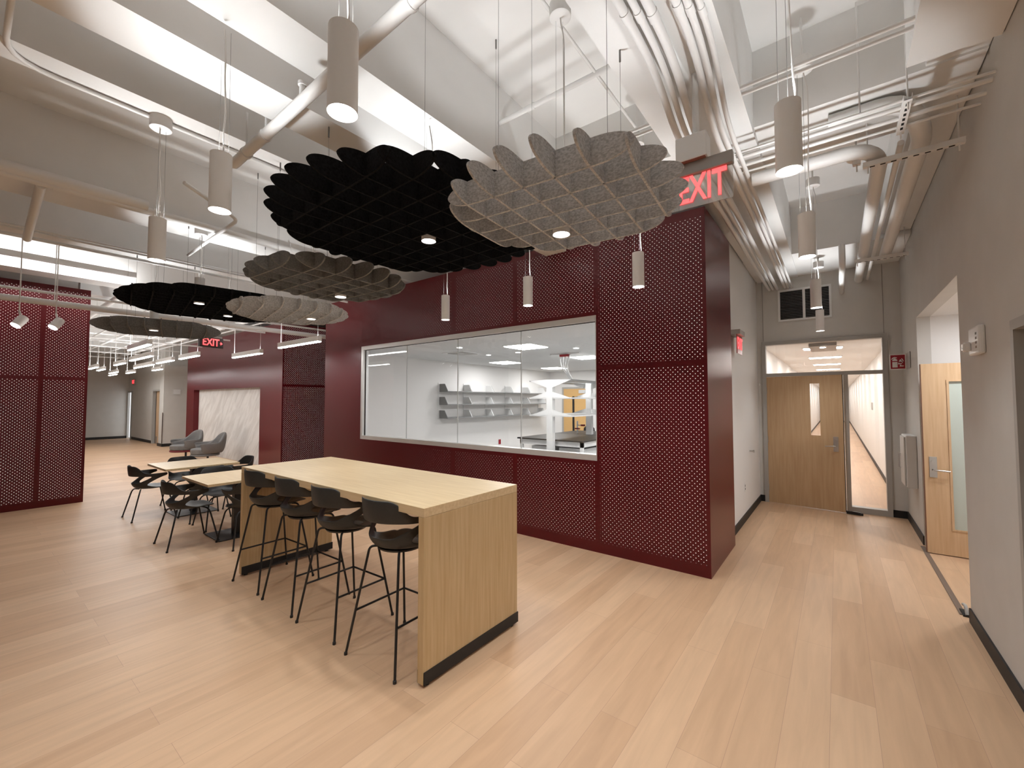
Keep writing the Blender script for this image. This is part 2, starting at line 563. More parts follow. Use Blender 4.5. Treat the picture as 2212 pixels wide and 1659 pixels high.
b.quad((-10.62, B2, BT - .04), (-10.62, 8.4, BT - .04), (-10.62, 8.4, BT), (-10.62, B2, BT), 0)
b.quad((-17.6, B2, 0), (-17.6, 6, 0), (-17.6, 6, BT), (-17.6, B2, BT), 0)
b.quad((-17.6, B2, BT), (-10.62, B2, BT), (-10.62, 8.4, BT), (-17.6, 8.4, BT), 0)
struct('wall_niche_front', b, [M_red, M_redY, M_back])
struct('wall_niche_stone', MB().box(-16.9, -11.84, 4.9, 5.0, 0, 2.065), M_stone)
b = MB()
ys = [-2.8, -1.6, -.4, .796, 1.34]
for y0, y1 in zip(ys, ys[1:]):
    perf(b, 'Y', -10.15, y0, y1, .085, 2.075)
    perf(b, 'Y', -10.15, y0, y1, 2.075, 3.56)
b.quad((-10.15, -4.1, 0), (-10.15, 1.34, 0), (-10.15, 1.34, .085), (-10.15, -4.1, .085), 0)
b.quad((-10.15, -4.1, 3.56), (-10.15, 1.34, 3.56), (-10.15, 1.34, 3.6), (-10.15, -4.1, 3.6), 0)
b.quad((-10.15, -4.1, .085), (-10.15, -2.8, .085), (-10.15, -2.8, 3.56), (-10.15, -4.1, 3.56), 0)
b.quad((-10.15, 1.34, 0), (-11.4, 1.34, 0), (-11.4, 1.34, 3.6), (-10.15, 1.34, 3.6), 0)
b.quad((-10.15, -4.1, 3.6), (-10.15, 1.34, 3.6), (-11.4, 1.34, 3.6), (-11.4, -4.1, 3.6), 0)
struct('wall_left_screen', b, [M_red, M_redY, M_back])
struct('wall_left_bulkhead', MB().box(-10.5, -10.3, -4.1, 1.2, 3.6, SLAB), M_ceil)

# far end of the open area
struct('wall_far_end', MB().box(-26.2, -26, 1.2, 4.9, 0, SLAB), M_wall)
b = MB().box(-26, -25.95, 4.8, 4.92, 0, SLAB).box(-25.95, -25.25, 4.8, 4.92, 2.15, SLAB).box(-25.25, -21.9, 4.8, 4.92, 0, SLAB).box(-21.9, -20.85, 4.8, 4.92, 2.15, SLAB).box(-20.85, -20.45, 4.8, 4.92, 0, SLAB)
struct('wall_far_side', b, M_wall)
struct('wall_far_pier', MB().box(-20.5, -20, 4.68, 6, 0, 3.05).box(-20.6, -20.25, 4.9, 6, 3.05, SLAB), M_wall)
struct('wall_far_left', MB().box(-26, -11.4, 1.24, 1.34, 0, SLAB), M_wall)
struct('baseboard_far', MB().box(-26, -25.985, 1.34, 4.8, 0, .11).box(-25.2, -21.9, 4.785, 4.8, 0, .11).box(-20, -19.985, 4.66, 6, 0, .11).box(-20.6, -20, 4.665, 4.68, 0, .11), M_rubber)

# ---------------------------------------------------------------- doors of the setting
d1 = MB()
for q in ((-1.0, -.945, 0, 2.70), (.555, .615, 0, 2.70), (.085, .145, 0, 2.11), (-.945, .555, 2.64, 2.70), (-.945, .555, 2.105, 2.16), (.145, .555, 0, .085)):
    d1.box(q[0], q[1], 8.34, 8.47, q[2], q[3])
do = struct('door_1', d1, M_frame)
struct('transom_pane', MB().box(-.945, .555, 8.40, 8.408, 2.16, 2.64), M_glass, parent=do)
struct('sidelight_pane', MB().box(.145, .555, 8.40, 8.408, .085, 2.105), M_glass, parent=do)
leaf = bpy.data.objects.new('door_leaf', None)
C.objects.link(leaf)
leaf.parent = do
leaf.location = (-.94, 8.375, 0)
leaf.rotation_euler = (0, 0, math.radians(-7.6))
u0, u1, v0, v1 = .605, .735, 1.155, 1.975                # vision panel
lf = MB()
for q in ((0, u0, .008, 2.1), (u1, 1.02, .008, 2.1), (u0, u1, .008, v0), (u0, u1, v1, 2.1)): lf.box(q[0], q[1], -.022, .022, q[2], q[3])
lf.build('leaf_panel', M_door, leaf)
MB().box(u0, u1, -.003, .003, v0, v1).build('vision_pane', M_glass, leaf)
MB().box(1.02, 1.026, -.022, .022, .02, 2.1).build('edge_seal', M_gask, leaf)


def lever(parent, x, y, z, sgn, s=1):
    p = MB().box(x - .032, x + .032, y - .008 * s, y, z - .115, z + .115).build('lock_plate', M_chrome, parent, bevel=.003)
    MB().tube([(x, y - .01 * s, z - .03), (x, y - .05 * s, z - .03)], .011).tube(fillet([(x, y - .05 * s, z - .03), (x + sgn * .03, y - .055 * s, z - .03), (x + sgn * .13, y - .05 * s, z - .035)], .02), .009).build('lever_handle', M_chrome, parent, smooth=True)
    MB().tube([(x, y - .02 * s, z + .06), (x, y, z + .06)], .017, 14).build('lock_cylinder', M_chrome, parent, smooth=True)


lever(leaf, .925, -.022, 1.03, -1)
for z in (.25, 1.05, 1.87):
    MB().tube([(-.002, -.028, z - .055), (-.002, -.028, z + .055)], .009).build('hinge', M_frame, leaf)
st = MB().box(1.03, 1.2, -.06, -.02, .004, .045).tube([(1.2, -.04, .02), (1.225, -.04, .02)], .018).build('kick_down_stop', M_rubber, leaf)

# birch door standing open in the alcove
d2 = bpy.data.objects.new('door_2', None)
C.objects.link(d2)
d2['kind'] = 'structure'
lf = MB()
for q in ((.765, .975, .01, 2.115), (.975, 1.45, .01, .29), (.975, 1.45, 1.92, 2.115), (1.45, 1.66, .01, 2.115)): lf.box(q[0], q[1], 6.64, 6.685, q[2], q[3])
lf.build('leaf_panel', M_door2, d2)
MB().box(.975, 1.45, 6.658, 6.668, .29, 1.92).build('frosted_pane', M_frost, d2)
b = MB()
for q in ((.965, .985, .28, 1.93), (1.44, 1.46, .28, 1.93), (.985, 1.44, .28, .298), (.985, 1.44, 1.912, 1.93)): b.box(q[0], q[1], 6.633, 6.64, q[2], q[3])
b.build('glazing_bead', M_door2, d2)
lever(d2, .835, 6.64, .96, 1)
MB().box(.757, .765, 6.642, 6.683, .012, 2.113).build('edge_strip', mat('dark_wood_edge', lin((120, 84, 66)), .5), d2)

# grey door at the right edge of the view
d3 = struct('door_3', MB().box(RX - .012, RX + .12, 3.47, 3.52, 0, 2.14).box(RX - .012, RX + .12, 2.52, 2.57, 0, 2.14).box(RX - .012, RX + .12, 2.57, 3.47, 2.085, 2.14), M_frame)
MB().box(RX + .07, RX + .11, 2.575, 3.465, .01, 2.08).build('leaf_panel', mat('blue_grey_door', (.33, .35, .36), .4), d3)

# far doors
d4 = struct('door_4', MB().box(-25.95, -25.88, 4.76, 4.92, 0, 2.15).box(-25.32, -25.25, 4.76, 4.92, 0, 2.15).box(-25.88, -25.32, 4.76, 4.92, 2.09, 2.15), M_frame)
MB().box(-25.88, -25.32, 4.84, 4.86, .03, 2.09).build('bright_pane', emit_mat('daylit_pane', (.9, .95, 1), 1.0), d4)
d5 = struct('door_5', MB().box(-21.9, -21.84, 4.77, 4.92, 0, 2.15).box(-20.91, -20.85, 4.77, 4.92, 0, 2.15).box(-21.84, -20.91, 4.77, 4.92, 2.09, 2.15), M_frame)
MB().box(-21.7, -20.93, 4.86, 4.9, .01, 2.09).build('leaf_panel', M_door2, d5)
MB().box(-21.83, -21.7, 4.87, 4.9, .01, 2.09).build('dark_gap', M_dark, d5)
MB().box(-21.62, -21.45, 4.852, 4.86, .02, .3).build('kick_plate', M_chrome, d5)
d6 = struct('door_6', MB().box(-7.4, -7.34, 12.46, 12.5, 0, 2.16).box(-6.43, -6.37, 12.46, 12.5, 0, 2.16).box(-7.34, -6.43, 12.46, 12.5, 2.1, 2.16), M_frame)
MB().box(-7.34, -6.43, 12.47, 12.498, .01, 2.1).build('leaf_panel', mat('honey_door', lin((214, 172, 112)), .4), d6)
MB().box(-7.0, -6.93, 12.455, 12.47, .6, 1.85).build('vision_pane', M_gask, d6)
MB().box(-6.75, -6.5, 12.43, 12.47, 1.95, 2.06).build('door_closer', M_alu, d6)
b = MB()
for z in (.02,): b.box(.735, .775, 4.9, 6.9, .001, .006)
struct('trim_1', b, mat('floor_transition', (.16, .11, .08), .5))


# ================================================================ FURNITURE
def shell(sh, M, parent):
    """moulded seat shell: pan, bowl lip, diagonal struts and the stepped back band with arms (rear at -y)"""
    N = 10
    th = [math.radians(k * 11.3) for k in range(-N, N + 1)]

    def row(a, bq, zf):
        return [Vector((a * math.sin(t), .03 - bq * math.cos(t), sh + zf(abs(math.degrees(t))))) for t in th]

    def lip(d): return .078 if d < 45 else .078 - .07 * min(1, (d - 45) / 45)
    def bot(d): return .175 - .004 * min(1, d / 90)
    def top(d): return .335 if d < 40 else (.335 - .115 * min(1, (d - 40) / 18) if d < 90 else .22)
    A, Bq, Cq, D = row(.2, .215, lambda d: .004 if d < 80 else .008), row(.232, .248, lip), row(.262, .276, bot), row(.272, .292, top)
    v = A + Bq + Cq + D
    n = len(A)
    f = []
    for i in range(n - 1):
        f.append((i, i + 1, n + i + 1, n + i))
        f.append((2 * n + i, 2 * n + i + 1, 3 * n + i + 1, 3 * n + i))
    c = N
    for i in (3, 4):
        f.append((n + c + i, n + c + i + 1, 2 * n + c + i + 5, 2 * n + c + i + 4))
        f.append((n + c - i - 1, n + c - i, 2 * n + c - i - 4, 2 * n + c - i - 5))
    # pan: outline = row A plus the front edge
    fr = [Vector(p) for p in ((.2, .15, sh + .01), (.185, .215, sh + .006), (.11, .243, sh - .004), (0, .25, sh - .008), (-.11, .243, sh - .004), (-.185, .215, sh + .006), (-.2, .15, sh + .01))]
    s0 = len(v)
    v += fr
    ring = list(range(n)) + list(range(s0, s0 + len(fr)))
    ctr = Vector((0, .02, sh))
    prev = ring
    for k, dz in ((.66, -.012), (.33, -.018)):
        s1 = len(v)
        v += [ctr + (v[i] - ctr) * k + Vector((0, 0, dz)) for i in ring]
        cur = list(range(s1, s1 + len(ring)))
        for i in range(len(ring)):
            j = (i + 1) % len(ring)
            f.append((prev[i], cur[i], cur[j], prev[j]))
        prev = cur
    v.append(ctr + Vector((0, 0, -.02)))
    for i in range(len(ring)): f.append((prev[i], len(v) - 1, prev[(i + 1) % len(ring)]))
    b = MB()
    b.v, b.f, b.m = v, f, [0] * len(f)
    o = b.build('seat_shell', M, parent)
    me = o.data
    me.polygons.foreach_set('use_smooth', [True] * len(me.polygons))
    so = o.modifiers.new('thick', 'SOLIDIFY'); so.thickness = .013; so.offset = 0
    su = o.modifiers.new('round', 'SUBSURF'); su.levels = 2; su.render_levels = 2
    return o


def make_stool():
    t = thing('bar_stool', 'x', 'bar stool', group='bar stools along the high table')
    shell(.735, M_shell, t)
    MB().lathe([(.02, .705), (.15, .705), (.16, .72), (.1, .728)], 0, 0).build('seat_mount', M_black, t, smooth=True)
    for sx, sy in ((-1, -1), (1, -1), (-1, 1), (1, 1)):
        lg = MB().tube(fillet([(sx * .08, sy * .08, .712), (sx * .15, sy * .145, .709), (sx * .25, sy * .25, .012)], .03), .0085).build('leg', M_black, t, smooth=True)
        MB().lathe([(.0115, 0), (.0115, .016), (.008, .02)], sx * .251, sy * .251, 12).build('foot_cap', M_rubber, lg)
    k = .25 - .105 * .29 / .7
    for p in (((-k, -k), (-k, k)), ((k, -k), (k, k)), ((-k, k), (k, k))):
        MB().tube([(*p[0], .29), (*p[1], .29)], .0075).build('footrest_bar', M_black, t, smooth=True)
    return t


def make_chair():
    t = thing('dining_chair', 'x', 'chair', group='chairs around the square tables')
    shell(.44, M_shell, t)
    for sx, sy in ((-1, -1), (1, -1), (-1, 1), (1, 1)):
        lg = MB().tube(fillet([(sx * .05, sy * .12, .415), (sx * .19, sy * .16, .41), (sx * .25, sy * .25, .012)], .07), .009).build('leg', M_black, t, smooth=True)
        MB().lathe([(.0125, 0), (.0125, .016), (.008, .02)], sx * .251, sy * .251, 12).build('foot_cap', M_rubber, lg)
    return t


proto = make_stool()
for i, (x, lab) in enumerate(((-4.33, 'charcoal bar stool at the far end of the high oak table'),
                              (-3.70, 'charcoal bar stool, second from the far end of the high oak table'),
                              (-3.09, 'charcoal bar stool, third from the far end of the high oak table'),
                              (-2.415, 'charcoal bar stool beside the near end panel of the high oak table'))):
    o = proto if i == 0 else copy_tree(proto)
    o.location = (x, 1.895, 0)
    o.rotation_euler = (0, 0, math.radians((2, 1, 2, 2)[i]))
    o['label'] = lab
proto = make_chair()
for i, (x, y, a, lab) in enumerate((
        (-6.25, 1.73, 0, 'charcoal dining chair seen from behind at the nearer square table, closest to the camera'),
        (-8.10, 1.775, 1, 'charcoal dining chair seen from behind at the farther square table, leftmost in the room'),
        (-6.79, 2.26, -90, 'charcoal dining chair tucked between the two square tables, facing the nearer one'),
        (-5.72, 2.20, 90, 'charcoal dining chair between the nearer square table and the bar table end'),
        (-8.54, 2.32, -88, 'charcoal dining chair on the lounge side of the farther square table'),
        (-7.38, 2.25, 90, 'charcoal dining chair tucked under the farther square table, back to back with another'),
        (-7.96, 2.84, 180, 'charcoal dining chair facing the camera side, between the farther square table and the stone niche'))):
    o = proto if i == 0 else copy_tree(proto)
    o.location = (x, y, 0)
    o.rotation_euler = (0, 0, math.radians(a))
    o['label'] = lab

# high table
t = thing('bar_table', 'long bar height oak table with waterfall end panels and black kick plates', 'table', (-3.325, 2.185, 0))
TX0, TX1, TY0, TY1 = -1.345, 1.345, -.465, .465
MB().box(TX0, TX1, TY0, TY1, 1.0, 1.055).build('tabletop', M_oak, t, bevel=.002)
for s, nm in ((1, ''), (-1, '')):
    x0, x1 = (TX1 - .05, TX1) if s > 0 else (TX0, TX0 + .05)
    e = MB().box(x0, x1, TY0, TY1, .02, .999).build('end_panel', M_oakz, t, bevel=.002)
    MB().box(x1, x1 + .006, TY0 + .004, TY1 + .006, .018, .092).box(x0 - .006, x0, TY0 + .004, TY1 + .006, .018, .092).build('kick_plate', M_rubber, e)
    MB().lathe([(.018, 0), (.018, .02)], (x0 + x1) / 2, TY0 + .05).lathe([(.018, 0), (.018, .02)], (x0 + x1) / 2, TY1 - .05).build('levelling_foot', M_rubber, e)

proto = thing('dining_table', 'square oak dining table on a black pedestal, next to the bar table', 'table', (-6.195, 2.235, 0), group='square dining tables')
MB().box(-.465, .465, -.465, .465, .712, .742).build('tabletop', M_oak, proto, bevel=.002)
MB().box(-.25, .25, -.27, .27, 0, .012).build('base_plate', M_black, proto, bevel=.003)
MB().box(-.04, .04, -.04, .04, .012, .62).prism([(-.04, .62), (.04, .62), (.14, .70), (-.14, .70)], 'Y', -.04, .04).build('column', M_black, proto)
MB().box(-.3, .3, -.05, .05, .70, .712).box(-.05, .05, -.3, .3, .699, .712).build('top_bracket', M_black, proto)
o = copy_tree(proto)
o.location = (-7.945, 2.265, 0)
o['label'] = 'square oak dining table farther from the camera, towards the stone niche'


def lounge(x, y, rz, lab, under):
    t = thing('lounge_chair', lab, 'armchair', (x, y, 0), rz, 'swivel lounge chairs by the stone niche')
    rows = []
    N = 12
    for z, a, bq, in ((.30, .30, .30), (.36, .37, .36), (.48, .40, .39), (.60, .41, .41)):
        rows.append([(a * math.sin(q), .0 - bq * math.cos(q), z) for q in [math.radians(-128 + 256 * k / N) for k in range(N + 1)]])
    # back rises in the rear third only
    tops = []
    for k in range(N + 1):
        d = abs(-128 + 256 * k / N)
        h = .86 if d < 35 else (.86 - .26 * min(1, (d - 35) / 30))
        q = math.radians(-128 + 256 * k / N)
        tops.append((.37 * math.sin(q), -(.41 + .1 * (h - .6)) * math.cos(q), h))
    rows.append(tops)
    b = MB()
    for r in rows: b.v += r
    n = N + 1
    for i in range(len(rows) - 1):
        for k in range(N): b.face((i * n + k, i * n + k + 1, (i + 1) * n + k + 1, (i + 1) * n + k))
    o = b.build('wrap_back', M_lounge, t, smooth=True)
    so = o.modifiers.new('thick', 'SOLIDIFY'); so.thickness = .09; so.offset = -1
    o.modifiers.new('round', 'SUBSURF').levels = 2
    o.modifiers['round'].render_levels = 2
    p = [(.32 * math.sin(q) * (1 if abs(math.degrees(q)) < 100 else 1.0), .06 - .32 * math.cos(q)) for q in [2 * PI * k / 20 for k in range(20)]]
    MB().prism(p, 'Z', .31, .45).build('seat_cushion', M_lounge, t, bevel=.03)
    MB().prism([(x_ * 1.02, y_ * 1.02) for x_, y_ in p], 'Z', .255, .309).build('under_shell', under, t, bevel=.02)
    MB().lathe([(.028, .02), (.024, .256)]).build('post', M_black, t, smooth=True)
    MB().lathe([(.29, 0), (.29, .008), (.05, .022), (.03, .03)], seg=32).build('base_disc', M_black, t, smooth=True)


lounge(-13.35, 4.1, math.radians(176), 'grey wraparound lounge chair nearer the camera, its shadow on the stone niche', M_lounge)
lounge(-14.95, 4.05, math.radians(196), 'grey wraparound lounge chair with maroon underside, farther along the stone niche', M_maroon)


# ================================================================ LIGHTS
def pendant(x, y, zb, zc, lab, group, on=True, up=True, wig=0, canopy=True):
    t = thing('pendant_light', lab, 'pendant light', (x, y, zb), 0, group)
    R, H = .05, .30
    MB().lathe([(R - .006, .012), (R, 0), (R, H), (R - .006, H), (R - .006, H - .012)], seg=28).build('body', M_lamp, t, smooth=True)
    MB().lathe([(.0001, .011), (R - .0062, .012)], seg=28).build('lens', M_lens, t)
    MB().lathe([(.0001, H - .013), (R - .0062, H - .013)], seg=28).build('upper_lens', M_lens, t)
    L = zc - zb
    rd = random.Random(int(x * 100 + y * 1000))
    k = lambda a: (rd.random() - .5) * a
    pts = [(0, 0, L - .05), (.012 + k(.02), k(.02), L - .12), (.03 + k(.02) + wig, k(.03), L - .22), (.02 + k(.02), k(.02), H + (L - H) * .55), (.018, .01, H + (L - H) * .3), (.022, .0, H + .12), (.03, 0, H + .03), (.03, 0, H - .02)]
    MB().tube(fillet(pts, .1, 3), .0042, 6).build('cord', M_cord, t, smooth=True)
    MB().tube([(-.034, 0, H - .01), (-.03, 0, L - .05)], .0009, 4).tube([(.0, .034, H - .01), (.0, .03, L - .05)], .0009, 4).build('suspension_wire', M_wire, t)
    if canopy: MB().lathe([(.0001, L - .085), (.058, L - .085), (.064, L - .08), (.064, L)], seg=28).build('canopy', M_lamp, t, smooth=True)
    top = ceil_z(x, y)
    if top > zc + .02: MB().tube([(0, 0, L - .002), (0, 0, top - zb)], .008, 8).build('canopy_stem', M_pipe, t)
    if on:
        lamp('SPOT', 'down_lamp', (0, 0, .006), DOWN_W, WARM, t, (0, 0, 0), .045, angle=112, blend=.75)
    if up:
        lamp('SPOT', 'up_lamp', (0, 0, H + .004), UP_W, WARM, t, (PI, 0, 0), .045, angle=106, blend=.3)
    return t


G1, G2, G3, G4 = 'pendants along the corridor', 'pendants in the row near the camera', 'pendants along the red wall', 'pendants hung through the felt clouds'
for x, y, zc, lab in ((-.139, 2.152, 4.09, 'white cylinder pendant nearest the camera in the corridor row'),
                      (-.137, 3.53, 4.09, 'second white cylinder pendant from the camera in the corridor row'),
                      (-.150, 5.54, 4.09, 'third white cylinder pendant in the corridor row, in front of the wall grille'),
                      (-.162, 7.42, 3.68, 'farthest white cylinder pendant of the corridor row, just above the transom')):
    pendant(x, y, 2.69, zc, lab, G1)
for x, y, zc, lab in ((-1.328, .775, 4.38, 'large white cylinder pendant cropped by the top edge, beside the sprinkler pipe'),
                      (-2.53, .80, 3.72, 'white cylinder pendant left of the black felt cloud, in front of the big white pipe'),
                      (-3.787, .822, 3.72, 'white cylinder pendant hanging from the round canopy on the beam edge conduit')):
    pendant(x, y, 2.69, zc, lab, G2, canopy=x != -2.53)
for x, y, zc, lab in ((-3.78, 3.60, 3.72, 'slim white pendant by the red wall, leftmost of the three above the window'),
                      (-2.53, 3.58, 3.72, 'slim white pendant by the red wall, middle of the three above the window'),
                      (-1.347, 3.572, 4.03, 'slim white pendant by the red wall, in front of the perforated panel nearest the corridor')):
    pendant(x, y, 2.69, zc, lab, G3, canopy=zc > 4)
for x, y, zb, zc, lab in ((-2.27, 1.995, 2.83, 3.72, 'pendant shining through the large black felt cloud'),
                          (-1.268, 2.137, 2.68, 4.09, 'pendant shining through the light grey felt cloud nearest the camera'),
                          (-3.70, 2.17, 2.68, 3.72, 'pendant shining through the dark grey felt cloud left of the red wall'),
                          (-5.86, 1.672, 2.83, 3.72, 'pendant shining through the middle of the farther black felt cloud'),
                          (-6.43, 2.16, 2.83, 4.38, 'pendant at the far rim of the farther black felt cloud'),
                          (-4.985, 2.55, 2.68, 4.38, 'pendant shining through the farther light grey felt cloud'),
                          (-7.60, 1.645, 2.69, 3.72, 'pendant shining through the farthest dark grey felt cloud')):
    pendant(x, y, zb, zc, lab, G4, canopy=x > -2 or x < -3)
for x, y in ((-.14, .8), (-.14, -.8), (-1.33, -.8), (-2.55, -.8)):  # unseen pendants added on the grid to help light the room
    pendant(x, y, 2.69, ceil_z(x, y), 'added unseen white cylinder pendant lighting the room from outside the frame', 'added pendants outside the frame')


def linear(xa, xb, y, z, lab, zc=3.7, e=1.0):
    L = xb - xa
    t = thing('linear_pendant', lab, 'linear light', ((xa + xb) / 2, y, z), 0, 'linear pendants of the open area')
    h = L / 2
    MB().prism([(-.035, .0), (.035, 0), (.035, .085), (-.035, .085)], 'X', -h, h).build('housing', M_lamp, t)
    MB().box(-h + .004, h - .004, -.031, .031, -.012, 0.0005).build('diffuser', M_diff, t, bevel=.004)
    for sx in (-1, 1):
        MB().tube([(sx * (h - .06), 0, .085), (sx * (h - .06), 0, zc - z)], .006 if sx < 0 else .003, 6).build('hanger', M_cord, t)
    lamp('AREA', 'tube_lamp', (0, 0, -.016), LIN_W * L * e, COOL, t, (0, 0, 0), L, .06)
    lamp('AREA', 'indirect_lamp', (0, 0, .09), LIN_W * L * .9, COOL, t, (PI, 0, 0), L, .06)


for xa, xb, y, lab, zc in ((-8.19, -6.75, 3.6, 'white linear pendant in front of the perforated side panel, nearest the lab window', SLAB),
                           (-10.87, -9.40, 3.78, 'white linear pendant over the stone niche, right end', SLAB),
                           (-12.2, -10.95, 3.14, 'white linear pendant over the left edge of the niche wall', SLAB),
                           (-10.9, -9.46, 2.0, 'white linear pendant directly under the farthest felt cloud', SLAB),
                           (-13.7, -11.83, 2.545, 'long white linear pendant below the farthest felt cloud, second one down', SLAB),
                           (-14.05, -12.7, 3.135, 'white linear pendant above the grey pier, second from the niche wall', SLAB),
                           (-16.6, -14.6, 3.18, 'long white linear pendant in front of the far doors', SLAB),
                           (-17.5, -16.5, 3.8, 'short white linear pendant in front of the pale pier', SLAB),
                           (-20.0, -18.9, 3.62, 'white linear pendant in front of the far exit sign wall', SLAB),
                           (-15.75, -14.6, 2.6, 'white linear pendant above the far grey wall, towards the middle', SLAB),
                           (-18.2, -16.95, 2.43, 'white linear pendant beside the end of the left screen', SLAB),
                           (-19.0, -17.95, 2.73, 'small white linear pendant second from the end of the left screen', SLAB),
                           (-22.2, -21.0, 3.52, 'lowest and farthest of the white linear pendants', SLAB),
                           (-20.5, -19.3, 3.26, 'white linear pendant just above the lowest one', SLAB)):
    linear(xa, xb, y, 2.69, lab, zc)


def track_head(x, y, z, lab, top):
    t = thing('spotlight_head', lab, 'spotlight', (x, y, z), 0, 'wall washers in front of the left screen')
    MB().tube([(.0, -.05, .11), (.0, -.05, top - z)], .007, 8).build('rod', M_cord, t)
    d = Vector((.30, -.5, -.8)).normalized()
    p = Vector((0, 0, .06))
    MB().tube([p, p + d * .02, p + d * .16], [.045, .055, .055], 20).build('body', M_lamp, t, smooth=True)
    MB().tube([p + d * .155, p + d * .163], .051, 20).build('lens', M_lens, t)
    MB().tube([(0, -.05, .14), p + d * .05], .012, 8).build('yoke', M_lamp, t)
    L = lamp('SPOT', 'wash_lamp', p + d * .17, 6, COOL, t, d.to_track_quat('-Z', 'Y').to_euler(), .04, angle=110, blend=.7)


track_head(-8.75, .52, 2.78, 'white tilted spotlight head in front of the left perforated screen, left one', SLAB)
track_head(-8.75, .86, 2.8, 'white tilted spotlight head in front of the left perforated screen, right one', SLAB)
t = thing('cove_light', 'white linear fixture washing the beam above the left perforated screen', 'linear light', (-9.25, .2, 3.74))
MB().box(-.03, .03, -2.2, 1.55, .02, .1).build('housing', M_lamp, t)
MB().box(-.031, -.025, -2.2, 1.55, .025, .09).build('diffuser', M_diff, t)
lamp('AREA', 'cove_lamp', (-.05, -.3, .06), 9, COOL, t, (0, 1.45, 0), .06, 3.6)
t = thing('alcove_downlight', 'recessed downlight in the alcove ceiling', 'downlight', (1.5, 5.9, 2.69))
MB().lathe([(.09, .0), (.09, .006), (.075, .006)], seg=24).build('trim_ring', M_lamp, t)
MB().lathe([(.0001, .002), (.075, .002)], seg=24).build('lens', M_lens, t)
lamp('AREA', 'alcove_lamp', (0, 0, -.01), 22, (.97, .98, 1), t, (0, 0, 0), .3)


# ================================================================ FELT CLOUDS
def cloud(x, y, zbot, R, M, lab, rot, at, pitch_=.165, H=.122):
    # the grid is shifted so that the pendant at `at` hangs in the middle of a cell
    dx, dy, q = at[0] - x, at[1] - y, math.radians(rot)
    ph = [(v / pitch_ - .5) % 1 for v in (-dx * math.sin(q) + dy * math.cos(q), dx * math.cos(q) + dy * math.sin(q))]
    t = thing('felt_ceiling_cloud', lab, 'acoustic cloud', (x, y, zbot), math.radians(rot), 'round felt grid clouds')
    b = MB()
    th = .0115
    for ax in (0, 1):
        k0 = int(R / pitch_) + 1
        for k in range(-k0, k0 + 1):
            o = (k + ph[ax]) * pitch_
            if abs(o) > R * .87: continue
            L = math.sqrt(R * R - o * o)
            a = min(.165, L * .6)
            up, dn = [], []
            m_ = 9
            for i in range(m_ + 1):
                q = i / m_
                s = L - a + a * math.sin(q * PI / 2)
                hh = (H / 2) * (max(0.0, 1 - ((s - L + a) / a) ** 2.0)) ** .55
                up.append((s, H * .52 + hh * .96)); dn.append((s, H * .52 - hh * 1.04))
            prof = up + dn[::-1][1:]
            left = [(-s, z) for s, z in prof][::-1]
            poly = prof + left
            # clockwise outline
            if ax == 0: b.prism([(s, z) for s, z in poly], 'Y', o - th / 2, o + th / 2)
            else: b.prism([(s, z) for s, z in poly], 'X', o - th / 2, o + th / 2)
    b.build('felt_grid', M, t)
    for i in range(4):
        q = PI / 4 + i * PI / 2 + .2
        px, py = .62 * R * math.cos(q), .62 * R * math.sin(q)
        qr = q + math.radians(rot)
        zc = ceil_z(x + .62 * R * math.cos(qr), y + .62 * R * math.sin(qr)) - zbot
        MB().tube([(px, py, H * .8), (px, py, zc - .06)], .0012, 4).tube([(px, py, zc - .07), (px, py, zc)], .006, 6).build('suspension_cable', M_wire, t)
    return t


cloud(-1.135, 1.945, 2.69, .615, M_feltg, 'light grey felt grid cloud nearest the camera, overlapping the exit sign', 5, (-1.268, 2.137))
cloud(-2.29, 1.90, 2.84, .92, M_feltb, 'large black felt grid cloud nearest the camera', -2, (-2.27, 1.995), .167)
cloud(-3.49, 1.94, 2.69, .64, M_feltd, 'dark grey felt grid cloud behind the large black one', 2, (-3.70, 2.17), .17)
cloud(-6.2, 1.93, 2.84, .935, M_feltb, 'farther black felt grid cloud, wide and thin in view', -10, (-5.86, 1.672), .167)
cloud(-5.1, 2.36, 2.69, .64, M_feltg, 'farther light grey felt grid cloud against the edge of the red wall', -12, (-4.985, 2.55), .165)
cloud(-7.85, 1.77, 2.70, .74, M_feltd, 'farthest dark grey felt grid cloud above the far exit sign', -14, (-7.60, 1.645), .17)


# ================================================================ PIPES AND CONDUITS
def pipe(pts, r, lab, group=None, name='conduit', cat='conduit', M=None, fr=.1, clamps=(), couplings=(), top=0):
    """a run of pipe; clamps are points along it that get a strap, couplings short sleeves"""
    o = MB().tube(fillet(pts, fr) if len(pts) > 2 else pts, r, 12).build(name, M or M_pipe, smooth=True)
    tag(o, lab, cat, group)
    for p, d in clamps:
        c = MB()
        p, d = Vector(p), Vector(d).normalized()
        c.tube([p - d * .012, p + d * .012], r + .006, 14)
        q = p + Vector((0, 0, r))
        c.tube([q, (q.x, q.y, max(top, q.z + .05))], .006, 6)
        c.build('hanger_clamp', M_pipe, o, smooth=True)
    for p, d in couplings:
        p, d = Vector(p), Vector(d).normalized()
        MB().tube([p - d * .03, p + d * .03], r + .004, 12).build('coupling', M_pipe, o, smooth=True)
    return o


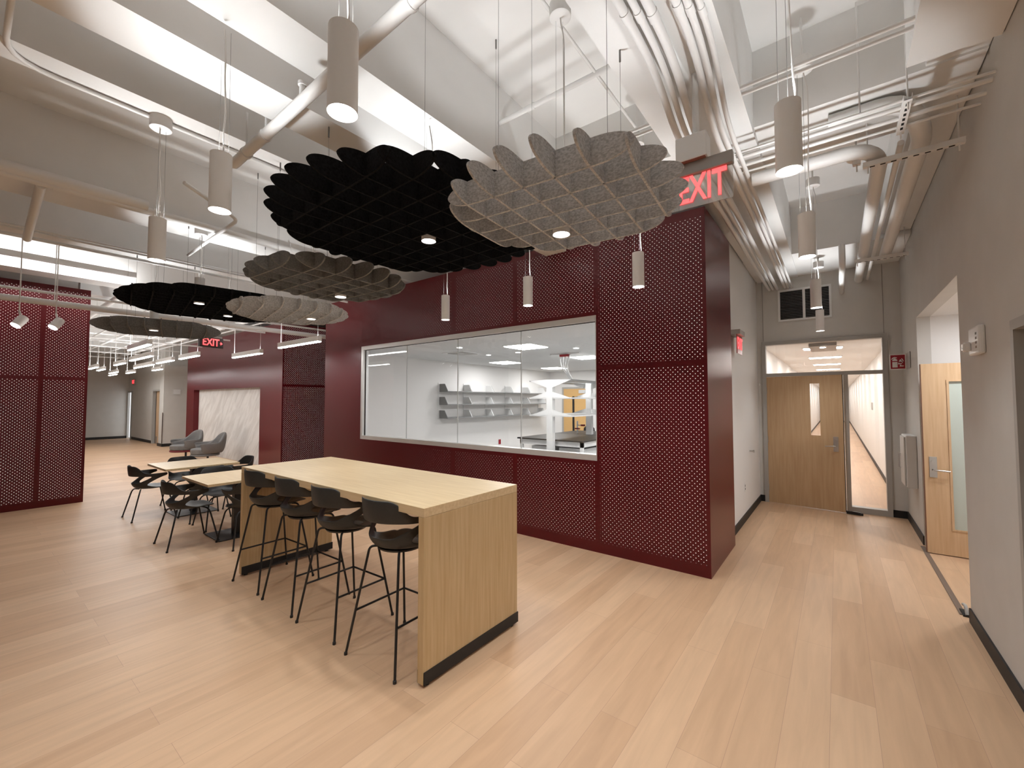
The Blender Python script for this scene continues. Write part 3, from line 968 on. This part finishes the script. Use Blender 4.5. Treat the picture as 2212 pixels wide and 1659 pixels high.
X_, Y_ = (1, 0, 0), (0, 1, 0)
o = pipe([(-.97, 1.16, 3.47), (-2.2, 1.16, 3.44), (-3.42, 1.16, 3.41)], .033, 'thick white sprinkler pipe slanting across the ceiling left of the top pendant', None, 'sprinkler_pipe', 'pipe',
         clamps=(((-1.45, 1.16, 3.458), X_), ((-2.9, 1.16, 3.421), X_), ((-3.2, 1.16, 3.413), X_)), top=3.7)
MB().tube([(-2.42, 1.16, 3.43), (-2.42, 1.16, 3.53)], .016, 10).tube([(-2.42, 1.16, 3.53), (-2.42, 1.16, 3.55)], .024, 10).build('sprinkler_head', M_pipe, o, smooth=True)
pipe([(-3.0, .10, 3.70), (-3.79, .10, 3.70), (-3.79, 8.3, 3.70)], .014, 'slim conduit on the beam edge bending at the upper left, through a round canopy', None, fr=.22)
pipe([(-2.236, 2.74, 4.07), (-.655, 2.74, 4.07), (-.655, 2.74, 3.36)], .02, 'conduit bending down to carry the near exit sign', None, fr=.16, couplings=(((-1.9, 2.74, 4.07), X_), ((-1.1, 2.74, 4.07), X_)))
pipe([(-1.33, .4, 4.075), (-1.33, 3.6, 4.075)], .011, 'thin conduit on the ceiling through the canopy above the light grey cloud', None)
for i, (y, z) in enumerate(((3.07, 3.76), (3.12, 3.745))):
    pipe([(-.455, y, z), (.385, y, z)], .013, ('farther' if i else 'nearer') + ' of the paired conduits crossing the corridor ceiling in front of the nearest pendant cord', 'paired cross conduits')
    pipe([(-2.236, y, z + .0), (-1.05, y, z)], .013, ('farther' if i else 'nearer') + ' of the paired conduits crossing above the light grey felt cloud', 'paired cross conduits')
for i, (y, z, r) in enumerate(((3.60, 3.61, .009), (3.67, 3.605, .015), (3.80, 3.60, .014), (3.93, 3.605, .009))):
    pipe([(-.6, y, z), (.93, y, z)], r, ('thin nearest', 'thick second', 'third', 'thin farthest')[i] + ' of four conduits running to the dark gap above the right wall', 'conduits into the right wall gap')
pipe([(-.52, 4.02, 3.56), (.20, 4.02, 3.56), (.31, 4.25, 3.56), (.31, 8.36, 3.56)], .052, 'fat white pipe crossing behind the corridor pendants then turning along the corridor', None, 'water_pipe', 'pipe', fr=.2)
pipe([(.415, 4.1, 3.57), (.415, 8.36, 3.55)], .02, 'slim bright pipe along the corridor between two fat ones', None, 'water_pipe', 'pipe')
pipe([(.0, 3.84, 3.74), (.42, 3.84, 3.74), (.535, 4.1, 3.60), (.535, 7.19, 3.56)], .058, 'fat white pipe along the corridor closest to the right wall', None, 'water_pipe', 'pipe', fr=.15)
pipe([(.10, 6.9, 3.72), (.10, 6.9, 3.45), (.10, 8.36, 3.40)], .035, 'short pipe dropping from the corridor ceiling and entering the end wall', None, 'water_pipe', 'pipe', fr=.1)
# bundle along the beam
for i, (x, dz, r) in enumerate(((-.82, 0, .022), (-.765, .005, .018), (-.705, 0, .024), (-.592, .008, .020), (-.546, .003, .018), (-.496, -.004, .016))):
    z = 3.695 + dz
    pipe([(x, -3.9, z), (x, 2.5, z), (x - .05, 3.1, z - .10), (x - .05, 8.36, z - .11)], r,
         ('leftmost', 'second from left', 'third from left', 'fourth from left', 'fifth from left', 'rightmost')[i] + ' of six conduits strapped under the beam beside the exit sign drop',
         'conduit bundle under the beam', fr=.35, couplings=(((x, 2.05 + .04 * i, z), Y_),))
b = MB()
t = thing('strap_bar', 'perforated strap bar holding the conduit bundle under the beam', 'bracket', (-.66, 1.72, 3.655))
MB().box(-.2, .2, -.02, .02, -.002, .006).build('bar', M_pipe, t)
MB().tube([(-.19, 0, 0), (-.19, 0, .07)], .005, 6).tube([(.19, 0, 0), (.19, 0, .07)], .005, 6).build('rod', M_pipe, t)


def strut(x0, x1, y, z, top, lab, along='X', holes=True):
    L = x1 - x0
    t = thing('strut_channel', lab, 'strut channel', ((x0 + x1) / 2, y, z) if along == 'X' else (y, (x0 + x1) / 2, z), 0 if along == 'X' else PI / 2, 'slotted strut channels')
    h = L / 2
    b = MB().box(-h, h, -.02, .02, -.002, .0).box(-h, h, -.021, -.018, 0, .035).box(-h, h, .018, .021, 0, .035)
    s = b
    k = -h + .04
    while k < h - .04:
        s.box(k, k + .03, -.007, .007, -.004, -.0022, 1)
        k += .06
    s.build('channel', [M_pipe, M_dark], t)
    for q in (-h + .03, h - .03): MB().tube([(q, 0, -.05), (q, 0, top - z)], .005, 6).build('threaded_rod', M_pipe, t)


strut(.20, .74, 4.12, 3.46, 3.80, 'slotted strut channel under the fat corridor pipes, nearer the camera')
strut(.22, .73, 6.9, 3.455, 3.80, 'slotted strut channel under the fat corridor pipes, at the far end')
strut(3.54, 3.98, .40, 3.575, 4.1, 'slotted strut channel carrying the conduits that run into the right wall gap', 'Y')
t = thing('pipe_hanger', 'clevis pipe hanger with a pale ring below the corridor ceiling', 'hanger', (.17, 4.25, 3.60))
MB().tube([(0, 0, .1), (0, 0, .5)], .006, 8).build('rod', M_pipe, t)
MB().box(-.022, .022, -.02, .02, .02, .1).build('clevis', M_pipe, t, bevel=.004)
MB().lathe([(.035, .0), (.06, .0), (.06, .014), (.03, .02)], seg=24).build('ring_plate', M_lamp, t)
MB().box(-.025, .025, -.02, .02, -.045, -.012).tube([(0, 0, -.1), (0, 0, -.01)], .005, 6).build('lower_bracket', M_pipe, t)
for i, (x, y, zt, zb) in enumerate(((.17, 3.62, SLAB, 3.62), (.50, 3.0, 3.77, 3.3))):
    if i == 0: pipe([(x, y, zb), (x, y, zt)], .006, 'thin threaded hanger rod between the corridor pendants and the strut', None, 'hanger_rod', 'rod')

# pipes in front of the left screen, running to the gap between the red boxes
pipe([(-8.86, -3.9, 3.10), (-8.86, 8.3, 3.10)], .045, 'thick white pipe crossing low in front of the left perforated screen', None, 'sprinkler_pipe', 'pipe',
     clamps=(((-8.86, .8, 3.10), Y_), ((-8.86, 3.0, 3.10), Y_)), top=SLAB)
pipe([(-9.2, -3.9, 3.30), (-9.2, 8.3, 3.30)], .02, 'slim white pipe above the thick one in front of the left perforated screen', None, 'sprinkler_pipe', 'pipe', clamps=(((-9.2, 2.2, 3.30), Y_), ((-9.2, -1, 3.30), Y_)), top=3.63)
pipe([(-5.66, -3.9, 3.68), (-5.66, 8.3, 3.68)], .04, 'white pipe along the beam behind the large black cloud', None, 'sprinkler_pipe', 'pipe', clamps=(((-5.66, 1.2, 3.68), Y_), ((-5.66, 2.6, 3.68), Y_)), couplings=(((-5.66, .5, 3.68), Y_), ((-5.66, 1.9, 3.68), Y_)))
pipe([(-5.45, -.1, 3.66), (-5.45, 1.1, 3.66)], .05, 'short capped white pipe at the left under the dark beam', None, 'water_pipe', 'pipe')
pipe([(-5.70, .40, 3.66), (-6.9, .40, 3.45)], .035, 'short branch pipe dropping left from the white beam pipe', None, 'water_pipe', 'pipe')
for i, (x, z, r) in enumerate(((-7.0, 3.60, .014), (-7.08, 3.59, .014), (-7.3, 3.57, .02))):
    pipe([(x, -3.9, z), (x, 8.3, z)], r, ('first', 'second', 'thicker third')[i] + ' of three conduits on the beam above the farther black cloud', 'conduits over the far clouds')
pipe([(-4.7, 1.2, 3.70), (-5.0, 1.75, 3.62), (-6.6, 1.75, 3.58)], .018, 'bent conduit stepping down behind the leftmost near pendant', None, fr=.1)
for i, (x, y0) in enumerate(((-6.4, 2.9), (-4.4, 2.35))):
    pipe([(x, y0, 3.70), (x - .3, y0 + .3, 3.64), (x - .3, y0 + 1.4, 3.64)], .016, ('kinked conduit above the farther light grey cloud', 'kinked conduit above the dark grey cloud')[i], None, fr=.06)
# far bay clutter
for i, (y, z, r) in enumerate(((1.75, 3.62, .05), (2.3, 3.55, .02), (2.86, 3.60, .035), (3.42, 3.56, .02), (4.1, 3.58, .045), (4.5, 3.62, .02))):
    pipe([(-25.9, y, z), (-10.3, y, z)], r, ('fat nearest', 'slim second', 'third', 'slim fourth', 'fat fifth', 'slim innermost')[i] + ' of the long white pipes under the far ceiling', 'long pipes of the far bay', clamps=[((xx, y, z), X_) for xx in (-12.5, -16.7, -20.9)], top=SLAB)
for i in range(6):
    x = -11.6 - 2.3 * i
    pipe([(x, 1.4, 3.45), (x, 4.74, 3.45)], .022, ('first', 'second', 'third', 'fourth', 'fifth', 'sixth')[i] + ' cross pipe of the far bay counted from the niche corner', 'cross pipes of the far bay', clamps=[((x, yy, 3.45), Y_) for yy in (2.0, 3.8)], top=SLAB)
t = thing('air_duct', 'pale rectangular duct under the ceiling of the gap between the red boxes', 'duct', (-9.92, 6.2, 3.19))
MB().box(-.6, .6, -.35, .35, 0, .4).build('duct_body', M_ceil, t, bevel=.01)
MB().box(-.63, .63, -.38, -.35, -.03, .43).build('flange', M_pipe, t)
for q in (-.5, .5): MB().tube([(q, .36, -.02), (q, .36, SLAB - 3.19)], .008, 6).build('hanger_rod', M_pipe, t)


# ================================================================ SIGNS AND WALL DEVICES
t = thing('exit_sign', 'near exit sign with large red letters on a clear plate, hanging at the corridor mouth', 'exit sign', (-.655, 2.74, 2.935), 0, 'exit signs')
MB().box(-.235, .205, -.022, .022, .17, .245).build('housing', M_house, t, bevel=.004)
MB().box(-.11, .07, -.055, .055, .247, .40).build('canopy_box', M_lamp, t, bevel=.004)
MB().box(-.10, .06, -.05, .05, .243, .2475).build('canopy_underside', mat('primer_red_brown', (.28, .11, .085), .6), t)
MB().box(-.232, .202, -.004, .004, -.035, .172).build('sign_plate', M_exitp, t, bevel=.002)
e = text_mesh('letters', 'EXIT', .235, .002, M_exitr, t, .014, .58)
e.location = (.03, -.0075, .072)
MB().prism([(-.222, .07), (-.195, .09), (-.195, .05)], 'Y', -.0085, -.0045).build('arrow', M_exitr, t)

t = thing('exit_sign', 'distant dark exit sign with red letters and arrow, below the farthest felt cloud', 'exit sign', (-9.93, 3.05, 2.78), PI / 2 + .28, 'exit signs')
MB().box(-.23, .23, -.03, .03, -.01, .19).build('housing', mat('dark_sign_housing', (.06, .05, .05), .5), t, bevel=.004)
MB().box(-.2, .2, -.035, .035, .19, .225).build('top_rail', M_house, t)
e = text_mesh('letters', 'EXIT', .20, .002, M_exitr, t, .02, .8)
e.location = (-.02, -.033, .088)
MB().prism([(.21, .085), (.17, .12), (.175, .10), (.155, .085), (.175, .07), (.17, .05)], 'Y', -.036, -.031).build('arrow', M_exitr, t)
MB().tube([(0, 0, .22), (0, 0, 1.25)], .02, 12).build('stem', M_pipe, t, smooth=True)
t = thing('exit_sign', 'exit sign mounted on the corridor wall next to the red end panel', 'exit sign', (-1.07, 6.1, 2.30), PI / 2, 'exit signs')
MB().box(-.17, .17, -.13, -.0, .24, .30).build('housing', M_house, t, bevel=.004)
MB().box(-.165, .165, -.095, -.085, .0, .24).build('sign_plate', mat('sign_plate_red', (.45, .12, .12), .3), t)
e = text_mesh('letters', 'EXIT', .2, .002, M_exitr, t, .02, .85)
e.location = (0, -.098, .125)
t = thing('exit_sign', 'tiny far exit sign above the bright doorway at the end', 'exit sign', (-24.9, 4.76, 2.42), 0, 'exit signs')
MB().box(-.18, .18, -.02, .04, 0, .26).build('housing', M_house, t)
e = text_mesh('letters', 'EXIT', .22, .004, M_exitr, t, .02, .8)
e.location = (0, -.024, .13)

# fire extinguisher sign
t = thing('fire_sign', 'square red sign with white extinguisher and flames beside the glazed door', 'sign', (.685, 7.9, 2.13), 0)
MB().box(-.088, .085, .0, .004, 0, .215).build('sign_plate', mat('sign_white', (.74, .72, .7), .4), t)
MB().box(-.076, .073, -.001, .0, .012, .203).build('red_field', M_sred, t)
MB().box(.085, .09, -.36, .004, 0, .215).build('mounting_plate', mat('sign_back_grey', (.4, .38, .36), .5), t)
g = MB()
ic = lambda poly: g.prism([(x * .149 - .0015, .012 + z * .191) for x, z in poly], 'Y', -.0022, -.0011)
ic([(-.38, .1), (-.02, .1), (-.02, .5), (-.38, .5)])
ic([(-.38, .57), (-.02, .57), (-.04, .66), (-.1, .7), (-.3, .7), (-.36, .66)])
ic([(-.28, .70), (-.14, .70), (-.14, .76), (-.28, .76)])
ic([(-.44, .70), (-.38, .80), (-.22, .86), (-.06, .82), (-.05, .76), (-.2, .79), (-.34, .74), (-.40, .66)])
for dx, dz, s in ((.22, .16, 1.0), (.1, .32, .95), (.16, .50, .85)):
    ic([(dx - .1 * s, dz), (dx + .16 * s, dz), (dx + .2 * s, dz + .06), (dx + .04 * s, dz + .07), (dx - .06 * s, dz + .13 * s)])
ic([(.12, .62), (.34, .40), (.36, .45), (.2, .68)])
ic([(.24, .72), (.40, .5), (.42, .55), (.3, .74)])
g.build('pictogram', mat('pictogram_white', (.78, .76, .74), .4), t)

t = thing('extinguisher_cabinet', 'white surface cabinet on the right wall beside the open birch door', 'cabinet', (RX, 7.5, .6))
MB().box(-.105, 0, -.22, .22, 0, .66).build('cabinet_body', mat('cabinet_shell', (.6, .59, .57), .4), t, bevel=.012)
MB().box(-.122, -.105, -.2, .2, .02, .64).build('door_panel', mat('cabinet_front', (.5, .49, .47), .4), t, bevel=.006)
MB().tube(fillet([(-.122, .15, .22), (-.14, .15, .22), (-.14, .15, .4), (-.122, .15, .4)], .01), .006, 8).build('handle', M_chrome, t, smooth=True)

t = thing('fire_alarm', 'white horn and strobe fire alarm on the right wall, left of the grey door', 'fire alarm', (RX, 4.18, 2.02))
MB().box(-.035, 0, -.13, .13, -.01, .18).build('body', M_labw, t, bevel=.012)
MB().box(-.075, -.035, .05, .115, .02, .085).build('strobe_lens', mat('strobe_clear', (.75, .74, .72), .15), t, bevel=.012)
MB().box(-.077, -.072, .06, .105, .035, .05).build('strobe_tube', M_alu, t)
MB().box(-.037, -.0345, -.09, -.06, .03, .045).box(-.037, -.0345, -.09, -.06, .06, .075).box(-.037, -.0345, -.09, -.06, .09, .105).box(-.037, -.0345, -.09, -.06, .12, .135).build('lettering_block', mat('alarm_print', (.25, .23, .21), .6), t)

t = thing('return_grille', 'white framed return air grille with dark louvres above the glazed door', 'grille', (-.388, 8.37, 3.29))
b = MB()
for q in ((-.36, .36, .235, .265), (-.36, .36, -.265, -.235), (-.36, -.33, -.235, .235), (.33, .36, -.235, .235), (-.018, .018, -.235, .235)): b.box(q[0], q[1], -.018, 0, q[2], q[3])
b.build('frame', M_labw, t)
MB().box(-.33, .33, -.002, -.0005, -.235, .235).build('backing', M_dark, t)
b = MB()
for k in range(18):
    z = -.222 + k * .026
    for a, c in ((-.33, -.018), (.018, .33)):
        b.quad((a, -.014, z), (c, -.014, z), (c, -.003, z + .012), (a, -.003, z + .012))
b.build('louvres', mat('louvre_grey', (.16, .155, .15), .5), t)
t = thing('outlet_plate', 'small outlet plate low on the white corridor wall', 'outlet', (-1.07, 6.85, .47), 0)
MB().box(0, .006, -.035, .035, -.057, .057).build('cover_plate', M_labw, t, bevel=.002)
MB().box(.006, .0075, -.016, .016, .008, .036).box(.006, .0075, -.016, .016, -.036, -.008).build('sockets', M_gask, t)
t = thing('wall_hook', 'small metal door stop on the white corridor wall at knob height', 'door stop', (-1.07, 7.32, .94))
MB().tube([(0, 0, 0), (.05, 0, 0)], .012, 12).tube([(.05, 0, 0), (.065, 0, 0)], .02, 12).build('bumper', M_chrome, t, smooth=True)
t = thing('door_holder', 'small dark door holder on the floor at the alcove opening', 'door stop', (.775, 4.93, 0))
MB().box(-.025, .03, -.06, .08, 0, .012).build('floor_plate', M_rubber, t)
MB().tube(fillet([(0, -.05, .012), (0, 0, .07), (0, .08, .05)], .04), .012, 10).build('hook_arm', M_frame, t, smooth=True)
t = thing('room_sign', 'small pale plaque on the far pier', 'sign', (-19.98, 5.08, 2.05))
MB().box(-.01, .0, -.11, .11, -.09, .09).build('plaque', M_labw, t)
t = thing('corner_guard', 'dark rub strip on the edge of the far pier', 'corner guard', (-19.99, 4.672, .12))
MB().box(-.03, .006, -.012, .006, 0, 1.15).build('strip', mat('brown_guard', (.10, .07, .06), .5), t)
# hallway fittings
for i, y in enumerate((10.35, 12.6, 15.0, 17.45, 20, 22.5, 25, 28, 31, 34, 37, 40.5)):
    t = thing('hallway_troffer', ('nearest', 'second', 'third', 'fourth', 'fifth', 'sixth', 'seventh', 'eighth', 'ninth', 'tenth', 'eleventh', 'farthest')[i] + ' ceiling panel light of the hallway behind the glazed door', 'ceiling light', (-.2, y, 2.74), 0, 'hallway panel lights')
    MB().box(-.33, .33, -.17, .17, -.006, .003).build('frame', M_labw, t)
    MB().box(-.31, .31, -.15, .15, -.009, -.006).build('diffuser', M_troff, t)
    lamp('AREA', 'panel_lamp', (0, 0, -.015), HALL_W, (1, .96, .92), t, (0, 0, 0), .6, .28)
t = thing('closer_header', 'grey overhead unit on the hallway ceiling just behind the transom', 'ceiling unit', (-.17, 9.3, 2.62))
MB().box(-.19, .19, -.5, .5, 0, .12).build('unit_body', M_house, t)
MB().lathe([(.0001, -.008), (.04, -.008), (.04, 0)], 0, -.25).build('round_lens', M_lens, t)
t = thing('room_plaque', 'grey room plaque on the right wall of the hallway', 'sign', (.77, 15.3, 1.55))
MB().box(-.008, 0, -.3, .3, -.1, .1).build('plaque', M_house, t)


# ================================================================ LABORATORY
for i in range(3):
    for j in range(5):
        y = 7.32 + .89 * j
        z = (1.265, 1.60, 1.925)[i]
        t = thing('wall_shelf', 'grey steel shelf with angled end brackets, ' + ('bottom', 'middle', 'top')[i] + ' row, ' + ('nearest the window', 'second from the window', 'third from the window', 'fourth from the window', 'farthest from the window')[j], 'shelf', (LX, y, z), 0, 'wall shelves in the laboratory')
        MB().box(.012, .31, .01, .88, 0, .022).build('shelf_board', M_labg, t)
        for yy in (.0, .875):
            MB().prism([(.012, -.0), (.31, -.0), (.31, .02), (.2, .20), (.012, .20)], 'Y', yy, yy + .012).build('end_bracket', M_labg if yy == 0 else M_labw, t)
for j in range(6):
    t = MB().box(LX, LX + .012, 7.30 + .89 * j - .015, 7.30 + .89 * j + .01, 1.25, 2.16).build('shelf_rail', M_labw)
    tag(t, 'white slotted wall rail holding the laboratory shelves, ' + ('nearest the window', 'second', 'third', 'fourth', 'fifth', 'farthest from the window')[j] + (' from the window' if 0 < j < 5 else ''), 'rail', 'shelf rails in the laboratory')
t = thing('lab_bench', 'white framed laboratory bench with black top behind the window', 'bench', (-4.73, 8.75, 0))
MB().box(-.80, .80, -1.34, 1.34, .885, .915).build('worktop', M_bench, t, bevel=.003)
MB().box(-.74, .74, -1.29, -1.265, .78, .885).box(-.74, .74, 1.265, 1.29, .78, .885).box(-.76, -.73, -1.29, 1.29, .78, .885).box(.73, .76, -1.29, 1.29, .78, .885).build('apron', M_labw, t)
for sx in (-1, 1):
    for sy in (-1, 1): MB().box(sx * .73 - .03, sx * .73 + .03, sy * 1.26 - .03, sy * 1.26 + .03, 0, .885).build('leg', M_labw, t)
MB().box(-.7, .7, -1.2, 1.2, .25, .28).build('lower_shelf', M_bench, t)
MB().box(-.65, -.1, -1.0, .6, .28, .72).box(.05, .65, -1.0, .6, .28, .72).build('base_cabinet', M_labw, t)
t = thing('shelf_tower', 'white double sided shelving tower on the laboratory bench', 'shelving', (-4.62, 7.33, 0))
for y in (0, 1.7, 2.7):
    MB().box(-.07, .07, y - .05, y + .05, 0 if y == 0 else .916, 2.13).build('post', M_labw, t)
for z in (1.385, 1.745, 2.10):
    for s in (-1, 1):
        MB().box(min(s * .075, s * .5), max(s * .075, s * .5), -.04, 2.74, z, z + .025).build('shelf_board', M_labw if z < 2 else M_labg, t)
        for y in (-.045, 1.69, 2.69):
            pr = [(s * .07, z - .13 if z > 2 else z + .14), (s * .5, z + .01), (s * .07, z + .02)] if z < 2 else [(s * .07, z - .13), (s * .5, z + .02), (s * .07, z + .03)]
            MB().prism(pr, 'Y', y, y + .012).build('bracket', M_labw, t)
t = thing('lab_chair', 'black shell chair behind the laboratory bench', 'chair', (-5.5, 10.55, 0), 0)
MB().prism([(-.2, .46), (.2, .46), (.22, .6), (.16, .95), (.06, 1.03), (-.06, 1.03), (-.16, .95), (-.22, .6)], 'Y', .16, .19).build('backrest', M_black, t, bevel=.02)
MB().box(-.22, .22, -.22, .18, .45, .48).build('seat', M_black, t, bevel=.02)
for sx in (-1, 1):
    for sy in (-1, 1): MB().tube([(sx * .15, sy * .14, .45), (sx * .2, sy * .2, 0)], .012, 8).build('leg', M_chrome, t)
t = thing('service_panel', 'grey utility drop on the laboratory ceiling with hanging hoses', 'utility drop', (-4.5, 7.7, 2.70))
MB().box(-.35, .35, -.03, .03, -.03, 0).build('mounting_rail', M_labw, t)
MB().box(-.10, .10, -.05, .05, -.075, -.031).build('manifold', M_sred, t)
for k in range(4):
    x = -.12 + .08 * k
    MB().tube(fillet([(x, 0, -.04), (x * .6 - .02, 0, -.28), (.0 + .02 * k, .05, -.42), (.06 + .02 * k, .12, -.56)], .12), .012, 8).build('hose', M_alu, t, smooth=True)
for i, (x, y) in enumerate(((-4.5, 6.3), (-4.5, 8.7), (-4.5, 11.0), (-6.8, 8.6), (-6.8, 11.0), (-2.3, 6.3), (-2.3, 8.7))):
    t = thing('ceiling_troffer', 'bright square ceiling light of the laboratory, ' + ('above the near end of the bench', 'above the middle of the bench', 'beyond the bench', 'over the wall shelves', 'in the far left corner', 'right of the bench near the window', 'right of the bench farther in')[i], 'ceiling light', (x, y, LZ), 0, 'laboratory ceiling lights')
    MB().box(-.31, .31, -.31, .31, -.008, .002).build('frame', M_labw, t)
    MB().box(-.29, .29, -.29, .29, -.012, -.008).build('diffuser', M_troff, t)
    lamp('AREA', 'panel_lamp', (0, 0, -.02), LAB_W, (.97, .985, 1), t, (0, 0, 0), .58)
t = thing('supply_diffuser', 'unlit square air diffuser on the laboratory ceiling', 'air diffuser', (-6.2, 6.4, LZ))
MB().box(-.3, .3, -.3, .3, -.012, .001).build('frame', M_labw, t)
MB().box(-.22, .22, -.22, .22, -.02, -.012).build('core_plate', M_house, t)
t = thing('red_outlet', 'small red outlet on the laboratory wall under the shelves', 'outlet', (LX, 9.72, .5))
MB().box(0, .01, -.05, .05, -.07, .07).build('cover_plate', M_sred, t)
for i, (x, y) in enumerate(((-5.6, 5.7), (-6.0, 7.0), (-5.2, 7.0), (-3.9, 7.1))):
    o = MB().lathe([(.05, -.006), (.05, .0)], x, y, 20).build('downlight', M_troff)
    o.location = (0, 0, LZ)
    tag(o, 'tiny round ceiling downlight of the laboratory, ' + ('near the window', 'left of the bench', 'between the panel lights', 'right of the hoses')[i], 'downlight', 'laboratory downlights')
t = thing('faucet_valve', 'red handled service valve on the laboratory bench behind the tower post', 'valve', (-4.98, 9.1, .916))
MB().tube([(0, 0, 0), (0, 0, .3)], .02, 10).tube([(0, 0, .2), (.12, 0, .2)], .012, 8).build('stem', M_alu, t, smooth=True)
MB().box(-.06, .06, -.02, .02, .1, .13).box(.1, .2, -.02, .02, .18, .22).build('handle', M_sred, t)
